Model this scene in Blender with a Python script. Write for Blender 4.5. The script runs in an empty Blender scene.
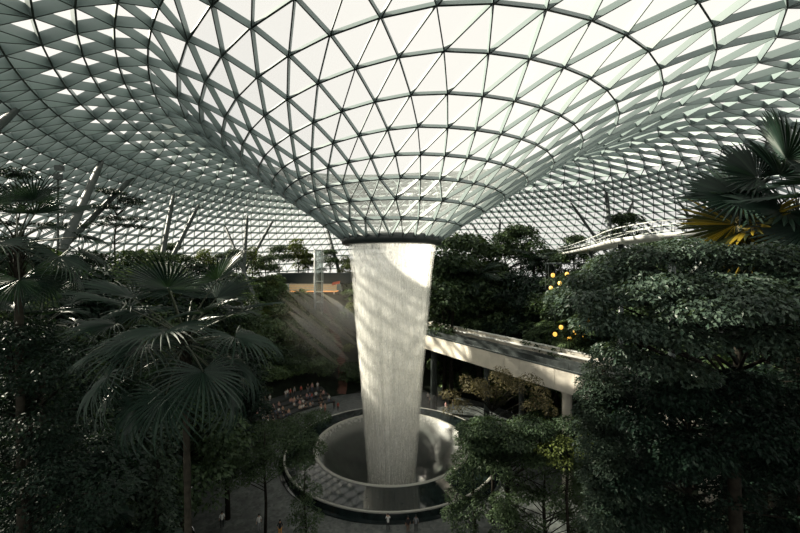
import bpy, math, random
import numpy as np
from mathutils import Vector, Matrix, Euler

PI = math.pi
sc = bpy.context.scene
col = sc.collection
F = 374.0                      # focal length in pixels of the 800 px wide frame
EYE = 27.0                     # camera height over the plaza
VC = (-1.2, 55.0)              # axis of the waterfall
rnd = random.Random(7)


def P(px, py, Y):
    return Vector(((px - 400.0) / F * Y, Y, EYE + (266.5 - py) / F * Y))


# ------------------------------------------------------------------ materials
def new_mat(name):
    m = bpy.data.materials.new(name)
    m.use_nodes = True
    nt = m.node_tree
    nt.nodes.clear()
    out = nt.nodes.new('ShaderNodeOutputMaterial')
    return m, nt, out


def N(nt, t, **kw):
    n = nt.nodes.new(t)
    for k, v in kw.items():
        if k in n.inputs:
            n.inputs[k].default_value = v
        else:
            setattr(n, k, v)
    return n


def ramp(nt, fac, stops):
    r = nt.nodes.new('ShaderNodeValToRGB')
    cr = r.color_ramp
    while len(cr.elements) < len(stops):
        cr.elements.new(0.5)
    for e, (p, c) in zip(cr.elements, stops):
        e.position = p
        e.color = (c[0], c[1], c[2], 1)
    nt.links.new(fac, r.inputs[0])
    return r.outputs[0]


def plain(name, c, rough=0.5, metallic=0.0, spec=0.5, noise=0.0, nscale=3.0, emit=None, estr=0.0):
    m, nt, out = new_mat(name)
    b = N(nt, 'ShaderNodeBsdfPrincipled')
    b.inputs['Roughness'].default_value = rough
    b.inputs['Metallic'].default_value = metallic
    b.inputs['Specular IOR Level'].default_value = spec
    b.inputs['Base Color'].default_value = (*c, 1)
    if noise > 0:
        tc = N(nt, 'ShaderNodeTexCoord')
        nz = N(nt, 'ShaderNodeTexNoise', Scale=nscale, Detail=5.0)
        nt.links.new(tc.outputs['Object'], nz.inputs['Vector'])
        lo = [x * (1 - noise) for x in c]
        hi = [min(1, x * (1 + noise)) for x in c]
        nt.links.new(ramp(nt, nz.outputs['Fac'], [(0.3, lo), (0.7, hi)]), b.inputs['Base Color'])
    if emit:
        b.inputs['Emission Color'].default_value = (*emit, 1)
        b.inputs['Emission Strength'].default_value = estr
    nt.links.new(b.outputs[0], out.inputs[0])
    return m


def leaf_mat(name, c1, c2, rough=0.48, spec=0.16, trans=0.2, tip=None):
    """leaves: every leaf its own shade of green, a little light through the blade"""
    m, nt, out = new_mat(name)
    g = N(nt, 'ShaderNodeNewGeometry')
    oi = N(nt, 'ShaderNodeObjectInfo')
    add = N(nt, 'ShaderNodeMath', operation='MULTIPLY_ADD')
    nt.links.new(oi.outputs['Random'], add.inputs[0])
    add.inputs[1].default_value = 0.35
    sc_ = N(nt, 'ShaderNodeMath', operation='MULTIPLY')
    nt.links.new(g.outputs['Random Per Island'], sc_.inputs[0])
    sc_.inputs[1].default_value = 0.65
    nt.links.new(sc_.outputs[0], add.inputs[2])
    stops = [(0.0, c1), (0.85, c2)]
    if tip:
        stops[1] = (0.5, c2)
        stops.append((0.8, tip))
    cout = ramp(nt, add.outputs[0], stops)
    b = N(nt, 'ShaderNodeBsdfPrincipled')
    b.inputs['Roughness'].default_value = rough
    b.inputs['Specular IOR Level'].default_value = spec
    nt.links.new(cout, b.inputs['Base Color'])
    t = N(nt, 'ShaderNodeBsdfTranslucent')
    mx = N(nt, 'ShaderNodeMixRGB', blend_type='MULTIPLY')
    mx.inputs[0].default_value = 1.0
    nt.links.new(cout, mx.inputs[1])
    mx.inputs[2].default_value = (1.5, 1.5, 0.6, 1)
    nt.links.new(mx.outputs[0], t.inputs[0])
    s = N(nt, 'ShaderNodeMixShader')
    s.inputs[0].default_value = trans
    nt.links.new(b.outputs[0], s.inputs[1])
    nt.links.new(t.outputs[0], s.inputs[2])
    nt.links.new(s.outputs[0], out.inputs[0])
    return m


M = {}
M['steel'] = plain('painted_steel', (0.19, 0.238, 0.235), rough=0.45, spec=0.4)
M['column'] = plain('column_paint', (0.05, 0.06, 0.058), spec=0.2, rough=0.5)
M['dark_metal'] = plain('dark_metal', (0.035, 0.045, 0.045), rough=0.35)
M['pale_metal'] = plain('pale_metal', (0.55, 0.57, 0.54), rough=0.35)
M['concrete'] = plain('pale_concrete', (0.62, 0.58, 0.50), rough=0.6, noise=0.10, nscale=0.8)
M['white'] = plain('white_paint', (0.74, 0.75, 0.72), rough=0.5)
M['deck'] = plain('track_bed', (0.045, 0.055, 0.055), rough=0.5, noise=0.3, nscale=1.5)
M['rail'] = plain('rail_steel', (0.42, 0.45, 0.44), rough=0.3)
M['bark'] = plain('bark', (0.018, 0.016, 0.012), spec=0.1, rough=0.85, noise=0.5, nscale=6)
M['bark_pale'] = plain('pale_bark', (0.032, 0.029, 0.022), spec=0.1, rough=0.85, noise=0.45, nscale=6)
M['soil'] = plain('soil', (0.012, 0.016, 0.011), spec=0.1, rough=0.95, noise=0.6, nscale=0.6)
M['red_path'] = plain('red_paving', (0.16, 0.07, 0.05), rough=0.8, noise=0.4, nscale=1.2)
M['stone'] = plain('step_stone', (0.03, 0.035, 0.034), rough=0.7, noise=0.3, nscale=2)
M['granite'] = plain('black_wet_granite', (0.010, 0.016, 0.016), rough=0.05, spec=0.4, noise=0.4, nscale=1.5)
M['bowl'] = plain('wet_bowl_stone', (0.05, 0.058, 0.052), rough=0.28, noise=0.4, nscale=0.7)
M['lip'] = plain('pale_stone_lip', (0.35, 0.35, 0.31), rough=0.35)
M['timber'] = plain('timber_painted_glow', (0.86, 0.62, 0.36), rough=0.6, noise=0.2, nscale=2, emit=(1.0, 0.62, 0.28), estr=0.22)  # weak emission painted into the timber so it looks lit; no lamp inside
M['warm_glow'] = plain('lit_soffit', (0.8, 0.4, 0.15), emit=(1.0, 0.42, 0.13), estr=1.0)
M['lamp_glow'] = plain('lamp_glow', (0.9, 0.6, 0.2), emit=(1.0, 0.55, 0.08), estr=1.1)
M['small_glow'] = plain('small_lamp_glow', (0.9, 0.5, 0.2), emit=(1.0, 0.35, 0.08), estr=1.2)
M['red_awning'] = plain('red_awning', (0.55, 0.10, 0.04), rough=0.7)

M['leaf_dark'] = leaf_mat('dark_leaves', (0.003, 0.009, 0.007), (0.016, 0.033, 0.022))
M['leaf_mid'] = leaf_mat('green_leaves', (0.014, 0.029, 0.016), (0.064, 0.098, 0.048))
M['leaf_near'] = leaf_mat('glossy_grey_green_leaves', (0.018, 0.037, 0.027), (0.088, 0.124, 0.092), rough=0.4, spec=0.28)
M['leaf_lime'] = leaf_mat('yellow_green_leaves', (0.025, 0.042, 0.014), (0.12, 0.15, 0.04))
M['leaf_brown'] = leaf_mat('olive_brown_leaves', (0.040, 0.040, 0.022), (0.13, 0.11, 0.055))
M['leaf_palm'] = leaf_mat('fan_palm_blades', (0.006, 0.017, 0.013), (0.024, 0.048, 0.033), rough=0.38, spec=0.3, trans=0.12)
M['leaf_palm_yellow'] = leaf_mat('yellowing_palm_blades', (0.008, 0.020, 0.012), (0.045, 0.055, 0.020), rough=0.42, spec=0.25, trans=0.25, tip=(0.34, 0.25, 0.03))
M['leaf_fern'] = leaf_mat('fern_fronds', (0.035, 0.065, 0.036), (0.13, 0.19, 0.09), trans=0.3)
M['petiole'] = plain('petiole_green', (0.03, 0.04, 0.02), rough=0.5)
M['vine'] = leaf_mat('vine_leaves', (0.010, 0.020, 0.015), (0.042, 0.064, 0.044))


def paving_mat():
    m, nt, out = new_mat('grey_cobble_paving')
    tc = N(nt, 'ShaderNodeTexCoord')
    vo = N(nt, 'ShaderNodeTexVoronoi', Scale=3.0)
    nz = N(nt, 'ShaderNodeTexNoise', Scale=0.7, Detail=4.0)
    nt.links.new(tc.outputs['Object'], vo.inputs['Vector'])
    nt.links.new(tc.outputs['Object'], nz.inputs['Vector'])
    a = ramp(nt, vo.outputs['Color'], [(0.1, (0.05, 0.06, 0.058)), (0.9, (0.13, 0.142, 0.135))])
    b_ = ramp(nt, nz.outputs['Fac'], [(0.3, (0.6, 0.6, 0.6)), (0.7, (1.1, 1.1, 1.1))])
    mx = N(nt, 'ShaderNodeMixRGB', blend_type='MULTIPLY')
    mx.inputs[0].default_value = 1.0
    nt.links.new(a, mx.inputs[1])
    nt.links.new(b_, mx.inputs[2])
    b = N(nt, 'ShaderNodeBsdfPrincipled')
    b.inputs['Roughness'].default_value = 0.6
    nt.links.new(mx.outputs[0], b.inputs['Base Color'])
    nt.links.new(b.outputs[0], out.inputs[0])
    return m


M['paving'] = paving_mat()


def glass_mat(name, tint, gloss=0.05, frit=0.0):
    m, nt, out = new_mat(name)
    t = N(nt, 'ShaderNodeBsdfTransparent')
    t.inputs[0].default_value = (*tint, 1)
    g = N(nt, 'ShaderNodeBsdfGlossy')
    g.inputs['Roughness'].default_value = 0.08
    s = N(nt, 'ShaderNodeMixShader')
    s.inputs[0].default_value = gloss
    nt.links.new(t.outputs[0], s.inputs[1])
    nt.links.new(g.outputs[0], s.inputs[2])
    last = s
    if frit > 0:                        # fine white ceramic print scatters part of the daylight
        tl = N(nt, 'ShaderNodeBsdfTranslucent')
        tl.inputs[0].default_value = (0.93, 0.95, 0.94, 1)
        s2 = N(nt, 'ShaderNodeMixShader')
        s2.inputs[0].default_value = frit
        nt.links.new(s.outputs[0], s2.inputs[1])
        nt.links.new(tl.outputs[0], s2.inputs[2])
        last = s2
    nt.links.new(last.outputs[0], out.inputs[0])
    return m


M['glass'] = glass_mat('roof_glass', (0.95, 0.96, 0.95), 0.04, 0.09)
M['lift_glass'] = glass_mat('lift_glass', (0.6, 0.66, 0.64), 0.25)


def water_mat(name, lo, hi, topfade):
    """falling water: white droplets with clear gaps, streaked along the fall"""
    m, nt, out = new_mat(name)
    tc = N(nt, 'ShaderNodeTexCoord')
    mp = N(nt, 'ShaderNodeMapping')
    mp.inputs['Scale'].default_value = (6.0, 6.0, 0.12)
    nt.links.new(tc.outputs['Object'], mp.inputs['Vector'])
    n1 = N(nt, 'ShaderNodeTexNoise', Scale=1.0, Detail=4.0, Roughness=0.65)
    nt.links.new(mp.outputs[0], n1.inputs['Vector'])
    mp2 = N(nt, 'ShaderNodeMapping')
    mp2.inputs['Scale'].default_value = (11.0, 11.0, 4.5)
    nt.links.new(tc.outputs['Object'], mp2.inputs['Vector'])
    n2 = N(nt, 'ShaderNodeTexNoise', Scale=1.0, Detail=3.0, Roughness=0.7)
    nt.links.new(mp2.outputs[0], n2.inputs['Vector'])
    sx = N(nt, 'ShaderNodeSeparateXYZ')
    nt.links.new(tc.outputs['Object'], sx.inputs[0])
    mr = N(nt, 'ShaderNodeMapRange')
    mr.inputs['From Min'].default_value = 12.0
    mr.inputs['From Max'].default_value = 29.0
    mr.inputs['To Min'].default_value = 0.0
    mr.inputs['To Max'].default_value = topfade
    nt.links.new(sx.outputs['Z'], mr.inputs['Value'])
    sm = N(nt, 'ShaderNodeMath', operation='ADD')
    nt.links.new(n1.outputs['Fac'], sm.inputs[0])
    nt.links.new(n2.outputs['Fac'], sm.inputs[1])
    hf = N(nt, 'ShaderNodeMath', operation='MULTIPLY_ADD')
    nt.links.new(sm.outputs[0], hf.inputs[0])
    hf.inputs[1].default_value = 0.5
    neg = N(nt, 'ShaderNodeMath', operation='MULTIPLY')
    nt.links.new(mr.outputs[0], neg.inputs[0])
    neg.inputs[1].default_value = -1.0
    nt.links.new(neg.outputs[0], hf.inputs[2])
    fac = ramp(nt, hf.outputs[0], [(lo, (0.10, 0.10, 0.10)), (hi, (0.97, 0.97, 0.97))])
    d = N(nt, 'ShaderNodeBsdfDiffuse')
    d.inputs[0].default_value = (0.93, 0.93, 0.90, 1)
    t = N(nt, 'ShaderNodeBsdfTranslucent')
    t.inputs[0].default_value = (0.93, 0.93, 0.90, 1)
    dm = N(nt, 'ShaderNodeMixShader')
    dm.inputs[0].default_value = 0.5
    nt.links.new(d.outputs[0], dm.inputs[1])
    nt.links.new(t.outputs[0], dm.inputs[2])
    tr = N(nt, 'ShaderNodeBsdfTransparent')
    s = N(nt, 'ShaderNodeMixShader')
    nt.links.new(fac, s.inputs[0])
    nt.links.new(tr.outputs[0], s.inputs[1])
    nt.links.new(dm.outputs[0], s.inputs[2])
    nt.links.new(s.outputs[0], out.inputs[0])
    return m


M['water_curtain'] = water_mat('falling_water', 0.40, 0.54, 0.11)
M['water_veil'] = water_mat('water_veil', 0.46, 0.80, 0.05)
M['water_core'] = water_mat('falling_water_core', 0.34, 0.52, 0.08)


def mist_mat(name, density, color=(1, 1, 1), aniso=0.0):
    m, nt, out = new_mat(name)
    v = N(nt, 'ShaderNodeVolumeScatter')
    v.inputs['Color'].default_value = (*color, 1)
    v.inputs['Density'].default_value = density
    v.inputs['Anisotropy'].default_value = aniso
    nt.links.new(v.outputs[0], out.inputs['Volume'])
    return m


# ------------------------------------------------------------------ object helpers
def link(name, me, parent=None, mat=None):
    o = bpy.data.objects.new(name, me)
    col.objects.link(o)
    if parent is not None:
        o.parent = parent
    if mat is not None and me is not None and not me.materials:
        me.materials.append(mat)
    return o


def mesh(name, V, Fc, mat=None, smooth=False):
    me = bpy.data.meshes.new(name)
    me.from_pydata([tuple(v) for v in V], [], Fc)
    if mat is not None:
        me.materials.append(mat)
    if smooth:
        me.polygons.foreach_set('use_smooth', [True] * len(me.polygons))
    me.update()
    return me


def tag(o, label=None, cat=None, group=None, kind=None):
    if label:
        o['label'] = label
    if cat:
        o['category'] = cat
    if group:
        o['group'] = group
    if kind:
        o['kind'] = kind
    return o


def empty(name, loc=(0, 0, 0), rz=0.0, s=1.0):
    o = bpy.data.objects.new(name, None)
    col.objects.link(o)
    o.location = loc
    o.rotation_euler = (0, 0, rz)
    o.scale = (s, s, s)
    return o


def children(o):
    return list(o.children)


def copy_tree(o, parent=None):
    c = o.copy()
    col.objects.link(c)
    if parent is not None:
        c.parent = parent
    for ch in children(o):
        copy_tree(ch, c)
    return c


class MB:
    """collects shapes; build() links them as one mesh"""
    def __init__(self):
        self.V = []
        self.F = []

    def add(self, V, Fc):
        b = len(self.V)
        self.V += [tuple(v) for v in V]
        self.F += [tuple(i + b for i in f) for f in Fc]
        return self

    def box(self, c, size, rz=0.0):
        x, y, z = (s / 2 for s in size)
        ca, sa = math.cos(rz), math.sin(rz)
        V = []
        for dz in (-z, z):
            for dx, dy in ((-x, -y), (x, -y), (x, y), (-x, y)):
                V.append((c[0] + dx * ca - dy * sa, c[1] + dx * sa + dy * ca, c[2] + dz))
        return self.add(V, [(3, 2, 1, 0), (4, 5, 6, 7), (0, 1, 5, 4), (1, 2, 6, 5), (2, 3, 7, 6), (3, 0, 4, 7)])

    def tube(self, pts, radii, n=8, cap=True):
        pts = [Vector(p) for p in pts]
        if not hasattr(radii, '__len__'):
            radii = [radii] * len(pts)
        V, Fc = [], []
        for i, p in enumerate(pts):
            t = (pts[min(i + 1, len(pts) - 1)] - pts[max(i - 1, 0)]).normalized()
            ref = Vector((1, 0, 0)) if abs(t.x) < 0.8 else Vector((0, 1, 0))
            u = t.cross(ref).normalized()
            w = t.cross(u)
            for k in range(n):
                a = 2 * PI * k / n
                V.append(p + (u * math.cos(a) + w * math.sin(a)) * radii[i])
        for i in range(len(pts) - 1):
            for k in range(n):
                a, b = i * n + k, i * n + (k + 1) % n
                Fc.append((a, b, b + n, a + n))
        if cap:
            Fc.append(tuple(range(n - 1, -1, -1)))
            Fc.append(tuple(range((len(pts) - 1) * n, len(pts) * n)))
        return self.add(V, Fc)

    def lathe(self, prof, n=96, c=(0, 0), close=False):
        V, Fc = [], []
        for r, z in prof:
            for k in range(n):
                a = 2 * PI * k / n
                V.append((c[0] + r * math.cos(a), c[1] + r * math.sin(a), z))
        m = len(prof)
        for i in range(m if close else m - 1):
            for k in range(n):
                a, b = i * n + k, i * n + (k + 1) % n
                i2 = ((i + 1) % m) * n
                Fc.append((a, b, i2 + (k + 1) % n, i2 + k))
        return self.add(V, Fc)

    def sweep(self, path, prof):
        """closed (offset, z) profile swept along an open xy path; path = [(x, y, z, nx, ny)]"""
        m = len(prof)
        V, Fc = [], []
        for x, y, z, nx, ny in path:
            for o, h in prof:
                V.append((x + nx * o, y + ny * o, z + h))
        for i in range(len(path) - 1):
            for k in range(m):
                a, b = i * m + k, i * m + (k + 1) % m
                Fc.append((a, b, b + m, a + m))
        Fc.append(tuple(range(m - 1, -1, -1)))
        Fc.append(tuple(range((len(path) - 1) * m, len(path) * m)))
        return self.add(V, Fc)

    def ball(self, c, r, n=10, m=6, sz=1.0):
        V = [(c[0], c[1], c[2] - r * sz)]
        for i in range(1, m):
            ph = -PI / 2 + PI * i / m
            for k in range(n):
                a = 2 * PI * k / n
                V.append((c[0] + r * math.cos(ph) * math.cos(a), c[1] + r * math.cos(ph) * math.sin(a), c[2] + r * sz * math.sin(ph)))
        V.append((c[0], c[1], c[2] + r * sz))
        Fc = []
        for k in range(n):
            Fc.append((0, 1 + (k + 1) % n, 1 + k))
            Fc.append((len(V) - 1, 1 + (m - 2) * n + k, 1 + (m - 2) * n + (k + 1) % n))
        for i in range(m - 2):
            for k in range(n):
                a, b = 1 + i * n + k, 1 + i * n + (k + 1) % n
                Fc.append((a, b, b + n, a + n))
        return self.add(V, Fc)

    def me(self, name, mat, smooth=False):
        return mesh(name, self.V, self.F, mat, smooth)

    def build(self, name, mat, parent=None, smooth=False):
        return link(name, self.me(name, mat, smooth), parent)


# ------------------------------------------------------------------ terrain
def sstep(a, b, x):
    t = max(0.0, min(1.0, (x - a) / (b - a)))
    return t * t * (3 - 2 * t)


def H(x, y):
    rho = math.hypot(x - VC[0], y - VC[1])
    return 20.0 * sstep(26, 49, rho) * sstep(-5, 48, y)


def polar(r0, r1, nr, na, fn):
    V, Fc = [], []
    for i in range(nr + 1):
        r = r0 + (r1 - r0) * i / nr
        for k in range(na):
            a = 2 * PI * k / na
            x, y = VC[0] + r * math.cos(a), VC[1] + r * math.sin(a)
            V.append((x, y, fn(x, y)))
    for i in range(nr):
        for k in range(na):
            a, b = i * na + k, i * na + (k + 1) % na
            Fc.append((a, a + na, b + na, b))
    return V, Fc


V, Fc = polar(14.5, 26.0, 6, 96, lambda x, y: 0.0)
tag(link('floor', mesh('floor', V, Fc, M['paving'])), kind='structure')
V, Fc = polar(26.0, 118.0, 46, 120, H)
tag(link('ground', mesh('ground', V, Fc, M['soil'], True)), kind='structure')

# ------------------------------------------------------------------ glass roof
RK = [7.0, 9.7, 12.3, 14.7, 17.0, 19.4, 22.0, 25.0, 28.2, 31.6, 35.2, 38.8, 42.4, 45.6, 48.6]
ZK = [4.1, 6.1, 8.05, 9.9, 11.8, 13.8, 15.9, 18.1, 20.0, 21.8, 23.2, 23.9, 23.7, 23.0, 22.1]
CX = [-1.2, -1.0, -0.5, 0.0, 0.8, 1.7, 2.6, 3.6, 4.8, 6.0, 7.6, 8.7, 9.8, 10.6, 11.3]
_pr = [48.6, 52, 56, 60, 64, 68, 72, 76, 80, 83, 86]
_pz = [22.1, 20.7, 18.8, 16.7, 14.5, 12.1, 9.6, 6.9, 4.0, 1.3, -2.5]
for _r in np.arange(51.3, 86.5, 2.65):
    RK.append(float(_r))
    ZK.append(float(np.interp(_r, _pr, _pz)))
    CX.append(11.3 + 5.0 * (_r - 48.6) / 38)
NR = len(RK)
CY = [55.0 + 4.0 * (k / (NR - 1.0)) for k in range(NR)]
NK = [28, 28, 28] + [42] * 8 + [84] * 4 + [168] * (NR - 15)


def roof(kf, th):
    k = np.arange(NR)
    r, z = np.interp(kf, k, RK), np.interp(kf, k, ZK)
    cx, cy = np.interp(kf, k, CX), np.interp(kf, k, CY)
    low = 4.6 * sstep(1, 8, kf) * max(0.0, -math.cos(th)) ** 1.3      # the shell is lower on its left side
    return Vector((cx + r * math.cos(th), cy + r * math.sin(th), EYE + z - low))


def roof_n(kf, th):
    a, b = max(0, kf - 0.3), min(NR - 1, kf + 0.3)
    tr = roof(b, th) - roof(a, th)
    tt = roof(kf, th + 0.02) - roof(kf, th - 0.02)
    return tr.cross(tt).normalized()


def build_roof():
    nodes, norms, angs = [], [], []
    for k in range(NR):
        n = NK[k]
        off = 0.5 * (k % 2)
        A = [2 * PI * (j + off) / n for j in range(n)]
        angs.append(A)
        nodes.append([roof(k, a) for a in A])
        norms.append([roof_n(k, a) for a in A])
    base = [0]
    V = []
    for k in range(NR):
        V += nodes[k]
        base.append(len(V))
    tris, bands = [], []
    for k in range(NR - 1):
        A, B = angs[k], angs[k + 1]
        na, nb = len(A), len(B)
        i = j = 0
        edges = []
        edges.append((0, 0))
        while i < na or j < nb:
            ai = A[(i + 1) % na] + 2 * PI * ((i + 1) // na)
            bj = B[(j + 1) % nb] + 2 * PI * ((j + 1) // nb)
            if j >= nb or (i < na and ai <= bj + 1e-6):
                tris.append((base[k] + i % na, base[k + 1] + j % nb, base[k] + (i + 1) % na))
                i += 1
            else:
                tris.append((base[k] + i % na, base[k + 1] + j % nb, base[k + 1] + (j + 1) % nb))
                j += 1
            if i < na or j < nb:
                edges.append((i % na, j % nb))
        bands.append(edges)
    root = tag(link('ceiling', mesh('ceiling', V, tris, M['glass'])), kind='structure')

    def beam(mb, p, q, n1, n2, w, d):
        t = (q - p).normalized()
        up = (n1 + n2).normalized()
        s = t.cross(up).normalized() * (w / 2)
        a = up * -0.03
        b = up * -(0.03 + d)
        Vv = [p + s + a, p - s + a, q - s + a, q + s + a, p + s + b, p - s + b, q - s + b, q + s + b]
        mb.add(Vv, [(0, 1, 2, 3), (7, 6, 5, 4), (0, 4, 5, 1), (1, 5, 6, 2), (2, 6, 7, 3), (3, 7, 4, 0)])
    def darken_lower_face(o):
        # the lower face of every beam takes a darker colour
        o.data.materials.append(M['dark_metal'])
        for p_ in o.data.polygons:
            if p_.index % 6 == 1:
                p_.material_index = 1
    for k in range(NR):
        mb = MB()
        n = NK[k]
        for j in range(n):
            j2 = (j + 1) % n
            beam(mb, nodes[k][j], nodes[k][j2], norms[k][j], norms[k][j2], 0.14, BD(k))
        darken_lower_face(mb.build('ring_beam', M['steel'], root))
    for k in range(NR - 1):
        mb = MB()
        for i, j in bands[k]:
            beam(mb, nodes[k][i], nodes[k + 1][j], norms[k][i], norms[k + 1][j], 0.11, BD(k + 0.5))
        darken_lower_face(mb.build('lattice_beam', M['steel'], root))
    # dark collar the water leaves from
    z0 = EYE + 4.1
    mb = MB()
    mb.lathe([(7.25, z0 + 0.35), (7.4, z0 - 0.3), (7.2, z0 - 0.95), (6.6, z0 - 1.1), (6.35, z0 - 0.9), (6.4, z0 - 0.2), (6.8, z0 + 0.35)], 96, VC, close=True)
    mb.build('oculus_collar', M['dark_metal'], root, True)


def BD(k):
    return 0.5 + 0.45 * sstep(6, 13, k) - 0.5 * sstep(15, 22, k)


build_roof()


def roof_hit(px, py):
    """where the sight line through a pixel meets the shell"""
    best = None
    for kk in range(80, 10 * NR - 10):
        kf = kk / 10.0
        for aa in range(0, 720):
            th = aa * PI / 360
            p = roof(kf, th)
            if p.y < 3:
                continue
            x, y = 400 + F * p.x / p.y, 266.5 - F * (p.z - EYE) / p.y
            d = (x - px) ** 2 + (y - py) ** 2
            if d < 9 and (best is None or p.y < best.y - 2):
                best = p
    return best


# ------------------------------------------------------------------ roof props
def column(bx, by, bY, top, rad, label):
    b = P(bx, by, bY)
    t = Vector(top)
    d = (t - b).normalized()
    g = H(b.x, b.y)
    s = (b.z - g + 0.3) / d.z if d.z > 0.2 else 0
    b2 = b - d * s
    o = empty('roof_column', b2)
    tag(o, label, 'column', 'leaning steel columns under the glass roof')
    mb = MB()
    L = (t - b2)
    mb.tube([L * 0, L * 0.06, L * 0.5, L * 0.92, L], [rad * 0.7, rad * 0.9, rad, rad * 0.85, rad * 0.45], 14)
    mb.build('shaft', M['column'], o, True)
    mb = MB()
    mb.tube([L * 0.0 + Vector((0, 0, -0.1)), Vector((0, 0, 0.5))], [rad * 1.5, rad * 1.2], 14)
    mb.build('base_shoe', M['column'], o)
    return o


COLS = [
    (70, 232, 40, (102, 160), 0.45, 'thick leaning grey column, nearer of the pair at far left'),
    (78, 232, 40, (133, 176), 0.42, 'grey column tilting strongly right, beside the thick one at far left'),
    (-30, 150, 30, (22, 106), 0.40, 'stub of grey column cut by the left picture edge'),
    (163, 252, 62, (174, 195), 0.42, 'nearly upright grey column, left of the pair above the palm'),
    (176, 250, 62, (198, 206), 0.40, 'leaning grey column, right of the pair above the palm'),
    (244, 266, 84, (247, 217), 0.42, 'upright grey column standing in the middle of a fan of three, left of tower'),
    (252, 258, 84, (273, 222), 0.36, 'grey column tilting right in the fan of three, left of tower'),
    (240, 262, 84, (224, 228), 0.36, 'grey column tilting left in the fan of three, left of tower'),
    (338, 268, 92, (327, 230), 0.50, 'pale grey column leaning left close beside the oculus collar'),
    (611, 244, 60, (607, 193), 0.50, 'upright thick grey column rising behind the white canopy bridge'),
    (617, 240, 60, (634, 204), 0.40, 'grey column tilting right behind the white canopy bridge'),
    (597, 240, 60, (571, 206), 0.38, 'grey column tilting left behind the white canopy bridge'),
    (484, 246, 80, (472, 226), 0.42, 'pale column tilting left, just right of the oculus'),
    (497, 262, 82, (499, 222), 0.42, 'upright column among dark trees right of the oculus'),
    (660, 240, 62, (640, 218), 0.34, 'thin column tilting left above the white canopy bridge'),
    (700, 232, 52, (676, 202), 0.30, 'thin column tilting left next to the right fan palm'),
]
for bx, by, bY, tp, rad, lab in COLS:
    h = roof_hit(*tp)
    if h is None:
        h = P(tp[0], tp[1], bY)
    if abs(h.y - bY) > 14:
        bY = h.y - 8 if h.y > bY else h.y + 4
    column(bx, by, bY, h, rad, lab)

# ------------------------------------------------------------------ waterfall
wf = empty('waterfall', (VC[0], VC[1], 0))
tag(wf, 'tall white ring of water falling from the roof oculus into the round pool', 'waterfall')
WP = [(6.35, 30.6), (6.1, 29.0), (5.66, 25.9), (5.3, 21.0), (4.87, 16.0), (4.4, 11.0), (3.98, 4.6), (3.6, 0.0), (3.3, -4.4), (3.15, -7.5)]


def curtain(scale, seed, n=160, amp=0.05):
    r_ = random.Random(seed)
    ph = [(r_.uniform(0, 6.28), r_.randint(5, 40), r_.uniform(0.2, 1)) for _ in range(7)]
    prof = []
    for i in range(len(WP) - 1):
        for s in range(5):
            t = s / 5
            prof.append((WP[i][0] * (1 - t) + WP[i + 1][0] * t, WP[i][1] * (1 - t) + WP[i + 1][1] * t))
    prof.append(WP[-1])
    V, Fc = [], []
    for r, z in prof:
        fall = (30.6 - z) / 38.0
        for k in range(n):
            a = 2 * PI * k / n
            w = sum(c * math.sin(m * a + p + z * 0.03 * m / 10) for p, m, c in ph) / 4
            rr = r * scale * (1 + amp * fall * w)
            V.append((rr * math.cos(a), rr * math.sin(a), z))
    for i in range(len(prof) - 1):
        for k in range(n):
            a, b = i * n + k, i * n + (k + 1) % n
            Fc.append((a, b, b + n, a + n))
    return V, Fc


V, Fc = curtain(1.0, 1)
link('outer_curtain', mesh('outer_curtain', V, Fc, M['water_curtain'], True), wf)
V, Fc = curtain(0.93, 2)
link('inner_curtain', mesh('inner_curtain', V, Fc, M['water_core'], True), wf)

V, Fc = curtain(1.035, 3, amp=0.09)
link('spray_veil', mesh('spray_veil', V, Fc, M['water_veil'], True), wf)

# ------------------------------------------------------------------ pool
pool = empty('fountain_pool', (VC[0], VC[1], 0))
tag(pool, 'round black stone pool with pale lip and sloping wet ring under the waterfall', 'pool')
mb = MB()
mb.lathe([(10.9, 1.16), (10.4, 0.6), (9.4, -1.2), (8.0, -3.2), (6.4, -5.2), (4.6, -7.0), (2.6, -8.2), (0.05, -8.6)], 128)
mb.build('bowl', M['bowl'], pool, True)
mb = MB()
mb.lathe([(10.88, 1.19), (10.36, 0.62), (9.37, -1.15), (7.98, -3.14), (6.4, -5.12)], 128)


def film_sheen_mat():  # thin water film; whiteness towards the rim paints in the sky reflection
    m, nt, out = new_mat('water_film_sky_sheen')
    tc = N(nt, 'ShaderNodeTexCoord')
    sx = N(nt, 'ShaderNodeSeparateXYZ')
    nt.links.new(tc.outputs['Object'], sx.inputs[0])
    mr = N(nt, 'ShaderNodeMapRange')
    mr.inputs['From Min'].default_value = -0.9
    mr.inputs['From Max'].default_value = 1.1
    mr.inputs['To Min'].default_value = 0.0
    mr.inputs['To Max'].default_value = 0.75
    nt.links.new(sx.outputs['Z'], mr.inputs['Value'])
    nz = N(nt, 'ShaderNodeTexNoise', Scale=2.2, Detail=4.0)
    nt.links.new(tc.outputs['Object'], nz.inputs['Vector'])
    mu = N(nt, 'ShaderNodeMath', operation='MULTIPLY')
    nt.links.new(mr.outputs[0], mu.inputs[0])
    nt.links.new(nz.outputs['Fac'], mu.inputs[1])
    d = N(nt, 'ShaderNodeBsdfDiffuse')
    d.inputs[0].default_value = (0.75, 0.76, 0.72, 1)
    tr = N(nt, 'ShaderNodeBsdfTransparent')
    s = N(nt, 'ShaderNodeMixShader')
    nt.links.new(mu.outputs[0], s.inputs[0])
    nt.links.new(tr.outputs[0], s.inputs[1])
    nt.links.new(d.outputs[0], s.inputs[2])
    nt.links.new(s.outputs[0], out.inputs[0])
    return m


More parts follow.
